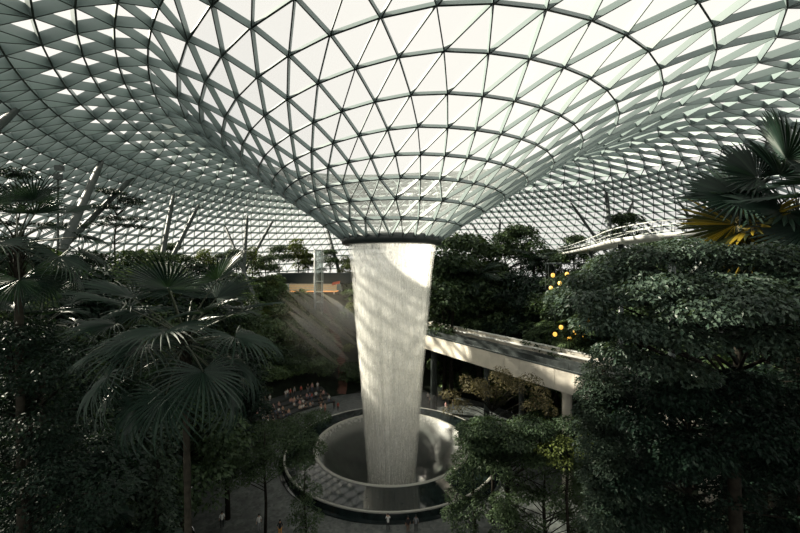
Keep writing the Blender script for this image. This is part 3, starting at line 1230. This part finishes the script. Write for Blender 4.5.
# fan palms
c = P(182, 336, 11)
make_fan_palm(c, H(c.x, c.y), 30, 1.75, 1.36, 5, 'large fan palm with wide drooping fronds, the nearest palm left of centre', trunk_r=0.10, el0=1.15, el1=-0.8, yellow=0.1)
c = P(800, 214, 15.5)
make_fan_palm(c, H(c.x, c.y), 34, 2.2, 2.25, 8, 'tall dark fan palm with yellowed lower fronds at the upper right edge', trunk_r=0.12, el0=1.3, el1=-0.7, yellow=0.3, az0=0.6, aim=[(180, 48, -70), (182, 20, -55), (178, -6, -60, 1), (190, 85, -40), (200, 62, -50), (215, 5, -30), (230, -30, 0, 1), (190, -40, -40), (0, 60, 60), (250, 30, 0), (160, 34, -40), (270, -15, 0), (345, 40, 50), (185, -22, -50, 1)])
c = P(14, 240, 12.5)
make_fan_palm(c, H(c.x, c.y), 20, 1.5, 1.15, 9, 'dark fan palm against the roof at the upper left edge', trunk_r=0.12)
c = P(38, 325, 15)
make_fan_palm(c, H(c.x, c.y), 18, 1.3, 1.15, 10, 'shaded fan palm below the left edge palm', trunk_r=0.11)
c = P(95, 515, 19)
make_fan_palm(c, H(c.x, c.y), 16, 1.2, 1.0, 12, 'low dim fan palm in the dark undergrowth at bottom left', trunk_r=0.10)

# prototypes of the forest trees
PROTO = {
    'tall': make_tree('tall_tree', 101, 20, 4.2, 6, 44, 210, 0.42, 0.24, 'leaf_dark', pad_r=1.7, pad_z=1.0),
    'tall2': make_tree('tall_tree', 102, 19, 3.8, 5, 44, 210, 0.38, 0.22, 'leaf_mid', pad_r=1.6, pad_z=1.0),
    'mid': make_tree('broadleaf_tree', 103, 10, 3.0, 2.2, 30, 200, 0.34, 0.15, 'leaf_mid', pad_r=1.3, pad_z=0.8),
    'mid2': make_tree('broadleaf_tree', 104, 9, 3.0, 1.6, 30, 200, 0.36, 0.14, 'leaf_dark', pad_r=1.3, pad_z=0.8),
    'sky': make_tree('terrace_tree', 105, 8, 1.9, 3.0, 16, 240, 0.24, 0.12, 'leaf_mid', pad_r=0.95, pad_z=0.75),
    'sky2': make_tree('terrace_tree', 106, 7, 1.7, 2.4, 14, 200, 0.26, 0.10, 'leaf_lime', pad_r=0.9, pad_z=0.7),
    'layer': make_tree('pagoda_tree', 107, 20, 4.0, 15.5, 20, 170, 0.26, 0.16, 'leaf_dark', pad_r=1.3, pad_z=0.28, style='layer'),
    'shrub': make_tree('shrub', 108, 3.2, 1.9, 0.5, 16, 130, 0.32, 0.06, 'leaf_mid', pad_r=0.85, pad_z=0.6),
    'shrub2': make_tree('shrub', 109, 3.0, 1.9, 0.5, 16, 130, 0.36, 0.06, 'leaf_fern', pad_r=0.85, pad_z=0.6),
    'shrub3': make_tree('shrub', 110, 2.6, 1.7, 0.4, 14, 120, 0.34, 0.06, 'leaf_lime', pad_r=0.8, pad_z=0.5),
    'column': make_tree('vine_clad_tree', 111, 18, 1.5, 1.0, 36, 120, 0.28, 0.16, 'vine', pad_r=0.9, pad_z=0.8, style='column'),
    'feather': make_feather_palm('feather_palm', 112, 6.0, 3.0, 18, 'leaf_fern', 0.85),
    'fern': make_feather_palm('tree_fern', 113, 1.2, 2.4, 16, 'leaf_fern', 0.6),
    'feather2': make_feather_palm('feather_palm', 114, 8.5, 3.0, 18, 'leaf_dark', 0.9),
}
used = set()
ORD = ['first', 'second', 'third', 'fourth', 'fifth', 'sixth', 'seventh', 'eighth', 'ninth', 'tenth', 'eleventh', 'twelfth', 'thirteenth',
       'fourteenth', 'fifteenth', 'sixteenth', 'seventeenth', 'eighteenth', 'nineteenth', 'twentieth']


PH = {'tall': 20, 'tall2': 19, 'mid': 10, 'mid2': 9, 'sky': 8, 'sky2': 7, 'layer': 20, 'shrub': 3.2, 'shrub2': 3, 'shrub3': 2.6, 'column': 18, 'feather': 8, 'fern': 3.0, 'feather2': 10.5}


def put(kind, x, y, s, label, group, cat=None, rz=None):
    root = PROTO[kind] if kind not in used else copy_tree(PROTO[kind])
    used.add(kind)
    root.location = (x, y, H(x, y) - 0.05)
    root.rotation_euler = (0, 0, rnd.uniform(0, 6.28) if rz is None else rz)
    root.scale = (s, s, s)
    cat = cat or ('shrub' if 'shrub' in kind else 'palm' if 'feather' in kind else 'fern' if kind == 'fern' else 'tree')
    for k_ in ('group',):
        if k_ in root:
            del root[k_]
    tag(root, label, cat, group)
    return root


def put_px(kind, px, Y, top, label, group=None, **kw):
    x = (px - 400) / F * Y
    zt = EYE + (266.5 - top) / F * Y
    h = zt - H(x, Y)
    if kind in ('mid', 'mid2') and h > 13:
        kind = 'tall2' if kind == 'mid' else 'tall'
    return put(kind, x, Y, max(0.3, h / PH[kind]), label, group, **kw)


# left forest, from the picture edge towards the waterfall
LEFT = [('tall2', 6, 20, 290), 
    ('tall', -15, 24, 232), ('tall2', 25, 30, 245), ('tall', 62, 27, 262), ('mid', 40, 42, 246), ('layer', 20, 40, 176), ('layer', 116, 56, 192), ('mid2', 92, 46, 252),
    ('tall2', 108, 33, 270), ('tall', 140, 38, 268), ('mid', 128, 52, 250), ('tall2', 172, 44, 276), ('mid', 165, 58, 252), ('tall', 205, 48, 282), ('mid2', 200, 64, 262),
    ('tall2', 232, 54, 290), ('mid', 232, 70, 272), ('column', 250, 58, 300), ('tall', 5, 18, 345), ('tall2', 48, 19, 385), ('column', 82, 22, 330), ('tall', 118, 23, 400),
    ('tall', 70, 16, 430), ('column', 150, 27, 360), ('tall2', 183, 30, 345), ('column', 148, 24, 420), ('tall', 228, 40, 345), ('mid', 246, 60, 345), ('column', 166, 27, 450),
    ('tall', 22, 22, 330), ('tall2', 44, 24, 352), ('tall', 90, 26, 345), ('tall2', 130, 31, 335), ('column', 160, 20, 430), ('tall', 150, 34, 400),
]
lk = {'tall': 'tall dark broadleaf tree', 'tall2': 'tall mid-green tree', 'mid': 'mid-green bushy tree', 'mid2': 'dark bushy tree', 'layer': 'flat-layered pagoda tree', 'column': 'slim vine-clad tree'}
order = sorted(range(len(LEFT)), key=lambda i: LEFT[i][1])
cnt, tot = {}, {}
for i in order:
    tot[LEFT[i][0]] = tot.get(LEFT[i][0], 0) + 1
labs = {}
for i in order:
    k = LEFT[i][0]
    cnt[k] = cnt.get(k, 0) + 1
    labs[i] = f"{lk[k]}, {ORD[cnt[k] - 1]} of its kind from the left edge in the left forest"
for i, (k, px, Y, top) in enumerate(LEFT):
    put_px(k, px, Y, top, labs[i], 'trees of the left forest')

# trees along the back terrace: skyline row
SKY = []
for px, Y, top in ((150, 74, 250), (170, 80, 244), (187, 76, 256), (205, 84, 250), (222, 90, 254), (236, 86, 250), (252, 92, 248), (266, 88, 256), (279, 104, 246), (298, 106, 240), (308, 108, 254), (330, 106, 250), (347, 104, 256)):
    SKY.append((px, Y, top))
for i, (px, Y, top) in enumerate(SKY):
    put_px('sky' if i % 3 else 'sky2', px, Y, top, f'small sunlit terrace tree, {ORD[i]} from the left on the back terrace left of waterfall', 'small trees on the back terrace')
SKR = [(444, 78, 268), (452, 74, 254), (463, 82, 236), (478, 76, 258), (490, 86, 246), (506, 88, 232), (521, 86, 226), (534, 78, 246), (548, 82, 250), (560, 76, 254), (574, 86, 236), (590, 84, 246), (622, 92, 214), (640, 60, 246), (655, 58, 240)]
for i, (px, Y, top) in enumerate(SKR):
    k = 'feather2' if i in (3, 7, 13) else 'sky'
    put_px(k, px, Y, top, f'dark skyline {"palm" if k == "feather2" else "tree"}, {ORD[i]} from the waterfall on the right back terrace', 'trees on the right back terrace')
# right slope behind the railway
RS = [('mid2', 442, 84, 288), ('mid2', 462, 80, 284), ('mid', 480, 76, 276), ('mid', 500, 74, 272), ('mid2', 520, 70, 272), ('mid2', 540, 66, 282), ('mid', 556, 62, 276), ('feather', 470, 84, 298), ('feather', 494, 82, 296), ('feather', 515, 80, 298), ('feather', 540, 78, 296),
      ('mid', 575, 58, 272), ('tall', 600, 52, 262), ('mid2', 590, 50, 296), ('tall2', 630, 46, 258), ('tall', 660, 40, 262), ('tall2', 700, 36, 268), ('tall', 740, 32, 270), ('tall2', 790, 30, 262), ('mid', 640, 44, 300), ('tall', 770, 25, 300), ('mid2', 455, 76, 310), ('feather', 556, 57, 305), ('feather', 572, 54, 310)]
lk2 = dict(lk, feather='feather-leaved palm', fern='low tree fern')
cnt = {}
order = sorted(range(len(RS)), key=lambda i: RS[i][1])
labs = {}
for i in order:
    k = RS[i][0]
    cnt[k] = cnt.get(k, 0) + 1
    labs[i] = f"{lk2[k]}, {ORD[cnt[k] - 1]} of its kind from the waterfall, on slope behind the railway"
for i, (k, px, Y, top) in enumerate(RS):
    x = (px - 400) / F * Y
    # keep clear of the railway
    q = (Vector((x, Y, 0)) - GA).dot(GN)
    if -3.5 < q < 13:
        top_z = EYE + (266.5 - top) / F * Y
        sft = 15.5 - q
        x += GN.x * sft
        Y2 = Y + GN.y * sft
        h = max(2.5, top_z - H(x, Y2))
        if k in ('mid', 'mid2') and h > 13:
            k = 'tall2'
        put(k, x, Y2, h / PH[k], labs[i], 'plants on the slope behind the railway')
    else:
        put_px(k, px, Y, top, labs[i], 'plants on the slope behind the railway')

# undergrowth on the slopes, set out by chance
pts = []
tries = 0
while len(pts) < 240 and tries < 16000:
    tries += 1
    a = rnd.uniform(math.radians(-25), math.radians(218))
    r = rnd.uniform(27.5, 52)
    x, y = VC[0] + r * math.cos(a), VC[1] + r * math.sin(a)
    if y < 24:
        continue
    px = 400 + F * x / y
    if px < -40 or px > 860:
        continue
    q = (Vector((x, y, 0)) - GA).dot(GN)
    if -3.0 < q < 13 and y < 92:
        continue
    if any((x - u) ** 2 + (y - v) ** 2 < (4.5 if 220 < px < 360 else 7.5) for u, v in pts):
        continue
    if min((x - u) ** 2 + (y - v) ** 2 for u, v in path_pts) < 4.5:
        continue
    if A0 - 0.1 < math.atan2(y - VC[1], x - VC[0]) < A1 + 0.1 and r < 32:
        continue
    if 280 < px < 345 and y > 90:
        continue
    pts.append((x, y))
for i, (x, y) in enumerate(pts):
    left = x < VC[0]
    rr = rnd.random()
    k = 'shrub' if rr < 0.34 else 'shrub2' if rr < 0.6 else 'fern' if rr < 0.75 else 'feather' if rr < 0.85 else 'shrub3'
    kn = {'shrub': 'rounded green shrub', 'shrub2': 'dull green ferny shrub', 'shrub3': 'yellow-green shrub', 'fern': 'low tree fern', 'feather': 'feather-leaved palm'}[k]
    side = 'left of' if left else 'right of'
    plural = {'shrub': 'rounded shrubs', 'shrub2': 'ferny shrubs', 'shrub3': 'yellow-green shrubs', 'fern': 'tree ferns', 'feather': 'feather palms'}[k]
    put(k, x, y, rnd.uniform(1.1, 1.8) if k != 'feather' else rnd.uniform(0.6, 0.9), f'{kn} in the undergrowth on the slope {side} the waterfall', f'{plural} on the slope {side} the waterfall')
for i in range(90):
    px, y = rnd.uniform(232, 350), rnd.uniform(80, 92)
    x = (px - 400) / F * y
    if min((x - u) ** 2 + (y - v) ** 2 for u, v in path_pts) < 4 or math.hypot(x - VC[0], y - VC[1]) < 31:
        continue
    k = ('fern', 'shrub2', 'shrub3', 'fern', 'feather')[i % 5]
    kn = {'shrub2': 'dull green ferny shrub', 'shrub3': 'yellow-green shrub', 'fern': 'low tree fern', 'feather': 'feather-leaved palm'}[k]
    plural = {'shrub2': 'ferny shrubs', 'shrub3': 'yellow-green shrubs', 'fern': 'tree ferns', 'feather': 'feather palms'}[k]
    put(k, x, y, rnd.uniform(1.0, 1.6) if k != 'feather' else rnd.uniform(0.45, 0.65), f'{kn} in the misty bank between the crowd and the gallery', f'{plural} in the misty bank above the crowd')
for i in range(18):
    a = math.radians(114 + 50 * (i + 0.5 * rnd.random()) / 18)
    r = 32.2 + 2.2 * (i % 2)
    x, y = VC[0] + r * math.cos(a), VC[1] + r * math.sin(a)
    if min((x - u) ** 2 + (y - v) ** 2 for u, v in path_pts) < 3:
        continue
    k = ('shrub2', 'fern')[i % 2]
    put(k, x, y, rnd.uniform(1.0, 1.3), {'shrub2': 'dull green ferny shrub in the hedge row directly behind the seated crowd', 'fern': 'low tree fern in the hedge row directly behind the seated crowd'}[k],
        {'shrub2': 'ferny shrubs behind the crowd', 'fern': 'tree ferns behind the crowd'}[k])
for i in range(30):
    px, y = rnd.uniform(283, 350), rnd.uniform(88, 92.5)
    x = (px - 400) / F * y
    if min((x - u) ** 2 + (y - v) ** 2 for u, v in path_pts) < 2.5 or math.hypot(x - lo.x, y - lo.y) < 2.5:
        continue
    k = ('shrub3', 'shrub2')[i % 2]
    put(k, x, y, rnd.uniform(0.5, 0.8), {'shrub3': 'small yellow-green shrub on the bank right below the gallery', 'shrub2': 'small ferny shrub on the bank right below the gallery'}[k],
        {'shrub3': 'yellow-green shrubs below the gallery', 'shrub2': 'ferny shrubs below the gallery'}[k])
for k, o in PROTO.items():
    if k not in used:
        for ch in list(o.children):
            bpy.data.objects.remove(ch)
        bpy.data.objects.remove(o)

# ------------------------------------------------------------------ lamps
LAMPS = [(560, 283), (603, 271), (575, 332), (555, 334), (553, 275), (567, 274), (586, 275), (598, 278), (612, 276), (551, 288), (553, 297), (561, 327), (581, 326), (569, 338), (590, 320), (583, 335)]
order = sorted(range(len(LAMPS)), key=lambda i: LAMPS[i])
tr_z = EYE + (266.5 - 264) / F * 60
LB = MB()
LB.ball((0, 0, -0.58), 0.30, 12, 8, 1.15)
lb = LB.me('globe', M['lamp_glow'], True)
LC = MB()
LC.tube([(0, 0, 0), (0, 0, -0.25)], 0.02, 6)
LC.tube([(0, 0, -0.22), (0, 0, -0.32)], [0.06, 0.14], 8)
lc = LC.me('cap', M['dark_metal'])
# the frame the lamps hang from
for row, (y0, pxs) in enumerate(((0, [i for i in order if LAMPS[i][1] < 300]), (1, [i for i in order if LAMPS[i][1] >= 300]))):
    for n_, i in enumerate(pxs):
        px, py = LAMPS[i]
        p = P(px, py, 57.0 if row == 0 else 54.0)
        o = empty('hanging_lamp', (p.x, p.y, p.z + 0.55))
        tag(o, f'warm yellow globe lamp, {ORD[n_]} from the left in the {"upper" if row == 0 else "lower"} row behind the right tree', 'lamp', 'yellow lamps glowing behind the right tree')
        link('globe', lb, o)
        link('cap', lc, o)
        MB().tube([(0, 0, -0.02), (0, 0, tr_z - p.z - 0.55)], 0.015, 5).build('cord', M['dark_metal'], o)
trl = empty('lamp_trellis', (28.0, 57.5, 0))
tag(trl, 'dark trellis with hanging yellow lamps between the trees behind the railway', 'trellis')
for x in (-4.8, 5):
    for y in (0.9, 2.0):
        MB().box((x, y, tr_z / 2), (0.09, 0.09, tr_z)).build('post', M['dark_metal'], trl)
for x in (-4.8, 5):
    MB().box((x, -0.8, tr_z + 0.13), (0.12, 5.8, 0.12)).build('cross_beam', M['dark_metal'], trl)
for y in (-3.5, -0.5, 0.9):
    MB().box((0, y, tr_z), (11.0, 0.14, 0.14)).build('beam', M['dark_metal'], trl)

for i, (px, py, Y, lab) in enumerate(((115, 499, 24, 'tiny orange path lamp in the dark undergrowth at bottom left'), (136, 451, 26, 'tiny orange path lamp between dark trunks, upper of two at left'))):
    p = P(px, py, Y)
    g0 = H(p.x, p.y)
    o = empty('path_lamp', (p.x, p.y, g0))
    tag(o, lab, 'lamp')
    MB().tube([(0, 0, -0.1), (0, 0, p.z - g0)], 0.03, 6).build('post', M['dark_metal'], o)
    MB().ball((0, 0, p.z - g0 + 0.1), 0.10, 10, 6).build('globe', M['small_glow'], o, True)

# mast with a lamp head on the upper left terrace
p = P(58, 190, 34)
g0 = H(p.x, p.y)
o = empty('lamp_mast', (p.x, p.y, g0))
tag(o, 'slim mast with boxy floodlights above the upper left trees', 'mast')
MB().tube([(0, 0, -0.2), (0, 0, p.z - g0 + 1.6)], 0.09, 8).build('pole', M['column'], o)
MB().box((0, 0, p.z - g0 + 1.2), (0.55, 0.4, 0.5)).build('floodlight', M['dark_metal'], o)
MB().box((0.12, 0, p.z - g0 + 2.0), (0.6, 0.4, 0.45)).build('floodlight', M['dark_metal'], o)
MB().box((0, 0, p.z - g0 + 0.2), (1.0, 0.5, 0.08)).build('bracket', M['column'], o)

# ------------------------------------------------------------------ people
SK = [plain('skin_' + a, c_, 0.55) for a, c_ in (('light', (0.55, 0.36, 0.26)), ('tan', (0.38, 0.22, 0.14)), ('brown', (0.20, 0.11, 0.07)))]
HAIR = plain('black_hair', (0.012, 0.010, 0.009), 0.5)
SHOE = plain('dark_shoes', (0.03, 0.03, 0.03), 0.5)
CL = {n: plain('cloth_' + n, c_, 0.8, noise=0.12, nscale=8) for n, c_ in {
    'white': (0.72, 0.71, 0.68), 'grey': (0.25, 0.26, 0.27), 'black': (0.02, 0.02, 0.022), 'red': (0.42, 0.07, 0.05), 'peach': (0.60, 0.36, 0.27),
    'pink': (0.55, 0.30, 0.28), 'blue': (0.10, 0.14, 0.24), 'cream': (0.58, 0.50, 0.38), 'orange': (0.75, 0.33, 0.03), 'teal': (0.06, 0.16, 0.16), 'brown': (0.17, 0.09, 0.05)}.items()}


def person_mesh(pose):
    """joints (x right, y forward, z up), bones -> one skinned body; material slot per bone: 0 skin 1 top 2 legs 3 shoes"""
    J, B, R, S = [], [], [], []

    def j(p, r):
        J.append(Vector(p))
        R.append(r)
        return len(J) - 1

    def b(a, c_, m):
        B.append((a, c_, m))
    if pose == 'sit':
        hz = 0.12
        pel = j((0, 0, hz), .125)
    else:
        hz = 0.93
        pel = j((0, 0, hz), .125)
    wa = j((0, 0.0, hz + .20), .115)
    ch = j((0, 0.01, hz + .40), .135)
    nk = j((0, 0.0, hz + .54), .055)
    hd = j((0, 0.02, hz + .63), .075)
    tp = j((0, 0.015, hz + .73), .085)
    tt = j((0, 0.01, hz + .80), .055)
    b(pel, wa, 1); b(wa, ch, 1); b(ch, nk, 1); b(nk, hd, 0); b(hd, tp, 0); b(tp, tt, 0)
    nose = j((0, 0.115, hz + .665), .014)
    b(hd, nose, 0)
    for s in (-1, 1):
        sh = j((s * .185, 0, hz + .47), .058)
        b(ch, sh, 1)
        if pose == 'sit':
            el = j((s * .22, .08, hz + .22), .043)
            wr = j((s * .12, .30, hz + .13), .03)
        elif pose == 'photo' :
            el = j((s * .23, .12, hz + .26), .043)
            wr = j((s * .08, .34, hz + .46), .03)
        else:
            el = j((s * .245, -.02, hz + .20), .043)
            wr = j((s * .255, .05, hz - .03), .03)
        b(sh, el, 1)
        b(el, wr, 0)
        d = (J[wr] - J[el]).normalized()
        pm = j(J[wr] + d * .075, .034)
        b(wr, pm, 0)
        side = d.cross(Vector((0, 1, 0)) if abs(d.y) < .8 else Vector((0, 0, 1))).normalized()
        for q in range(4):
            o_ = side * (q - 1.5) * .02
            f0 = j(J[pm] + o_ - d * .01, .010)
            f1 = j(J[pm] + o_ * 1.1 + d * (.05 + .006 * (1.5 - abs(q - 1.5))), .009)
            f2 = j(J[f1] + d * .028 + Vector((0, .015, 0)), .008)
            b(f0, f1, 0); b(f1, f2, 0)
        t0 = j(J[wr] + d * .035 + side * -s * .03, .011)
        t1 = j(J[t0] + d * .04 + side * -s * .03, .009)
        b(t0, t1, 0)
        hp = j((s * .09, 0, hz - .05), .092)
        b(pel, hp, 2)
        if pose == 'sit':
            kn = j((s * .13, .40, hz + .02), .06)
            an = j((s * .13, .44, hz - .36), .042)
        else:
            kn = j((s * .10, .03 if s > 0 else -.01, .49), .06)
            an = j((s * .11, -.02, .09), .042)
        toe = j((J[an].x, J[an].y + .16, J[an].z - .045), .036)
        b(hp, kn, 2); b(kn, an, 2); b(an, toe, 3)
    me = bpy.data.meshes.new('body')
    me.from_pydata([tuple(v) for v in J], [(a, c_) for a, c_, m in B], [])
    o = bpy.data.objects.new('body_tmp', me)
    col.objects.link(o)
    o.modifiers.new('skin', 'SKIN')
    ss = o.modifiers.new('sub', 'SUBSURF')
    ss.levels = ss.render_levels = 1
    if not me.skin_vertices:
        bpy.context.view_layer.objects.active = o
    sv = me.skin_vertices[0].data
    roots = {pel}
    adj = {}
    for a, c_, m in B:
        adj.setdefault(a, []).append(c_)
        adj.setdefault(c_, []).append(a)
    seen = set()
    for i in [pel] + list(range(len(J))):
        if i in seen:
            continue
        stack = [i]
        sv[i].use_root = True
        while stack:
            q = stack.pop()
            if q in seen:
                continue
            seen.add(q)
            stack += adj.get(q, [])
    for i in range(len(J)):
        sv[i].radius = (R[i], R[i])
    dg = bpy.context.evaluated_depsgraph_get()
    dg.update()
    out = bpy.data.meshes.new_from_object(o.evaluated_get(dg))
    bpy.data.objects.remove(o)
    out.name = 'body'
    out.materials.clear()
    for m_ in (SK[0], CL['white'], CL['black'], SHOE):
        out.materials.append(m_)
    for p_ in out.polygons:
        c_ = p_.center
        best, bm = 1e9, 0
        for a, e, m in B:
            d = J[e] - J[a]
            t = max(0, min(1, (c_ - J[a]).dot(d) / max(1e-9, d.length_squared)))
            dist = (c_ - (J[a] + d * t)).length - (R[a] * (1 - t) + R[e] * t)
            if dist < best:
                best, bm = dist, m
        p_.material_index = bm
        p_.use_smooth = True
    hair = MB()
    hc = (0, -0.005, hz + .745)
    hair.ball(hc, .103, 12, 8, 1.05)
    # keep the face clear: the hair is a cap over the top and back of the skull
    V = [Vector(v) for v in hair.V]
    keep = [f for f in hair.F if (lambda c_: c_.z - hc[2] > -0.01 + 0.6 * (c_.y - hc[1]) or (c_.y < -0.01 and c_.z - hc[2] > -0.09))(sum((V[i] for i in f), Vector()) / len(f))]
    hm = mesh('hair', V, keep, HAIR, True)
    return out, hm


POSES = {k: person_mesh(k) for k in ('sit', 'stand', 'photo')}


def person(pose, loc, rz, top, legs, skin, label, group=None, s=1.0):
    bm, hm = POSES[pose]
    o = link('person', bm)
    o.location = loc
    o.rotation_euler = (0, 0, rz)
    o.scale = (s, s, s)
    for i, m_ in enumerate((SK[skin], CL[top], CL[legs], SHOE)):
        o.material_slots[i].link = 'OBJECT'
        o.material_slots[i].material = m_
    tag(o, label, 'person', group)
    link('hair', hm, o)
    return o


rq = random.Random(21)
tops = ['white', 'white', 'cream', 'black', 'peach', 'grey', 'red', 'black', 'cream', 'blue', 'peach', 'black', 'pink', 'white', 'brown', 'black']
ROWN = ['front', 'second', 'third', 'top']
for row, (r, z) in enumerate(STEP):
    n_ = [15, 16, 15, 13][row]
    n0 = 0
    for k in range(n_):
        a = math.radians(158 - 34.0 * (k + rq.uniform(0.1, 0.9)) / n_)
        if 141 < math.degrees(a) < 145:
            a += math.radians(-4)
        rr = r + 0.45
        x, y = VC[0] + rr * math.cos(a), VC[1] + rr * math.sin(a)
        top = rq.choice(tops)
        stand = row == 3 or rq.random() < 0.12
        lab = f'person in {top} top {"standing" if stand else "sitting"}, {ORD[k]} from left in the {ROWN[row]} row of the crowd'
        person('stand' if stand else 'sit', (x, y, z - (0.0 if stand else 0.02) + (0.0)), a + PI / 2 + rq.uniform(-0.3, 0.3), top, rq.choice(['black', 'blue', 'grey', 'black']), rq.randint(0, 2), lab, 'crowd on the terrace steps', rq.uniform(0.94, 1.06))

FREE = [
    ('photo', 388, 530.5, 'white', 'black', 0, 'person in white shirt photographing the waterfall at the near pool edge', 0.1),
    ('stand', 408, 533, 'black', 'brown', 1, 'person in black top, left of the pair near the pool edge', 0.3),
    ('stand', 416, 532, 'grey', 'black', 2, 'person in grey top, right of the pair near the pool edge', -0.2),
    ('stand', 280, 537, 'black', 'orange', 1, 'person in black top and orange trousers on the paving left of the pool', 0.2),
    ('stand', 259, 531, 'white', 'grey', 0, 'person in white top under the left pool tree', 0.8),
    ('stand', 222, 528, 'white', 'black', 1, 'person in white top half hidden among the lower left trunks', 0.5),
    ('stand', 321, 412, 'peach', 'white', 0, 'person in peach top, left of a pair left of the waterfall base', 3.4),
    ('stand', 325, 412.5, 'peach', 'red', 0, 'person in peach top, right of a pair left of the waterfall base', 2.9),
    ('stand', 338, 411, 'red', 'black', 1, 'person in red top on the path just left of the waterfall base', 3.0),
    ('stand', 329, 403, 'white', 'blue', 0, 'person in white top at the foot of the red garden steps', 3.1),
    ('stand', 334, 409, 'black', 'black', 2, 'person in black clothes below the red garden steps', 3.1),
    ('stand', 430, 407, 'black', 'black', 1, 'person in black top, first right of the waterfall beyond the pool', 3.3),
    ('stand', 436, 409, 'grey', 'black', 1, 'person in grey top, second right of the waterfall beyond the pool', 3.3),
    ('stand', 446, 411, 'pink', 'white', 0, 'person in pink top, third right of the waterfall beyond the pool', 3.3),
    ('stand', 453, 409, 'black', 'blue', 2, 'person in black top and blue trousers, fourth right of the waterfall', 3.0),
    ('stand', 428, 401, 'white', 'black', 0, 'person in white top behind the others right of the waterfall', 3.2),
]
for pose, px, py, top, legs, skin, lab, rz in FREE:
    Y = EYE * F / (py - 266.5)
    x = (px - 400) / F * Y
    rho = math.hypot(x - VC[0], Y - VC[1])
    if rho < 16.3:                     # stand on the paving, clear of the plinth
        k_ = 16.4 / rho
        x, Y = VC[0] + (x - VC[0]) * k_, VC[1] + (Y - VC[1]) * k_
    if pose != 'photo' and Y > 55:
        rz = math.atan2(VC[1] - Y, VC[0] - x) - PI / 2
    person(pose, (x, Y, H(x, Y)), rz, top, legs, skin, lab)

# ------------------------------------------------------------------ haze
SUN_FROM = Vector((-0.80, 0.25, 0.56)).normalized()
M['spray'] = mist_mat('spray_mist', 0.010)
mb = MB()
mb.lathe([(0.1, 1.2), (6.5, 1.3), (9.0, 2.2), (9.6, 4.0), (8.2, 6.5), (5.5, 8.0), (0.1, 8.5)], 48)
mb.build('spray', mist_mat('spray_mist_low', 0.012), wf, True)
M['shaft'] = mist_mat('sunbeam_mist', 0.6, (1.0, 0.90, 0.60))  # sunbeams modelled as tubes of dense mist, warm sunlight put into their colour
beams = [(292, 306, 82, 0.55, 15), (300, 300, 82, 0.8, 16), (310, 300, 83, 0.6, 15), (322, 302, 83, 0.95, 13), (336, 304, 83, 0.7, 11), (302, 322, 80, 0.8, 13), (296, 330, 80, 0.5, 12)]
sh = empty('sunbeam_mist_tubes', P(320, 330, 82))
tag(sh, 'slanting mist tubes shaped as warm sun shafts left of the waterfall', 'mist', kind='stuff')
for px, py, Y, r, L in beams:
    a = P(px, py, Y) + SUN_FROM * 4
    b = a - SUN_FROM * (L + 4)
    mb = MB()
    mb.tube([a - sh.location, a.lerp(b, .25) - sh.location, a.lerp(b, .75) - sh.location, b - sh.location], [r * .3, r, r * 1.1, r * .4], 14)
    mb.build('beam_shaped_mist', M['shaft'], sh, True)

mb = MB()
hb = P(330, 325, 80) - sh.location
mb.ball(hb, 14.0, 24, 14, 1.0)
hz_m, hz_nt, hz_out = new_mat('thin_haze')
hz_tc = N(hz_nt, 'ShaderNodeTexCoord')
hz_d = N(hz_nt, 'ShaderNodeVectorMath', operation='DISTANCE')
hz_nt.links.new(hz_tc.outputs['Object'], hz_d.inputs[0])
hz_d.inputs[1].default_value = tuple(hb)
hz_r = N(hz_nt, 'ShaderNodeMapRange')
hz_r.inputs['From Min'].default_value = 0.0
hz_r.inputs['From Max'].default_value = 13.0
hz_r.inputs['To Min'].default_value = 0.016
hz_r.inputs['To Max'].default_value = 0.0
hz_nt.links.new(hz_d.outputs['Value'], hz_r.inputs['Value'])
hz_v = N(hz_nt, 'ShaderNodeVolumeScatter')
hz_v.inputs['Color'].default_value = (1.0, 0.95, 0.80, 1)
hz_nt.links.new(hz_r.outputs[0], hz_v.inputs['Density'])
hz_nt.links.new(hz_v.outputs[0], hz_out.inputs['Volume'])
mb.build('haze_bank', hz_m, sh, True)

# ------------------------------------------------------------------ light, sky, camera
w = bpy.data.worlds.new('sky')
sc.world = w
w.use_nodes = True
nt = w.node_tree
bg = nt.nodes['Background']
bg.inputs[0].default_value = (1.0, 0.975, 0.945, 1)
bg.inputs[1].default_value = 0.77

sl = bpy.data.lights.new('sun', 'SUN')
sl.energy = 17.5
sl.color = (1.0, 0.92, 0.76)
sl.angle = math.radians(1.0)
so = bpy.data.objects.new('sun', sl)
col.objects.link(so)
so.rotation_euler = SUN_FROM.to_track_quat('Z', 'Y').to_euler()
so.location = (-60, 60, 90)

cam = bpy.data.cameras.new('camera')
cam.sensor_width = 36.0
cam.lens = F / 800.0 * 36.0
cam.clip_end = 600
co = bpy.data.objects.new('camera', cam)
col.objects.link(co)
co.location = (0, 0, EYE)
co.rotation_euler = (PI / 2, 0, 0)
sc.camera = co

sc.view_settings.view_transform = 'Standard'
sc.view_settings.look = 'None'
sc.view_settings.exposure = 0.0
sc.view_settings.gamma = 1.0
sc.view_settings.use_curve_mapping = False
sc.cycles.transparent_max_bounces = 12
sc.cycles.max_bounces = 6
sc.cycles.volume_bounces = 0
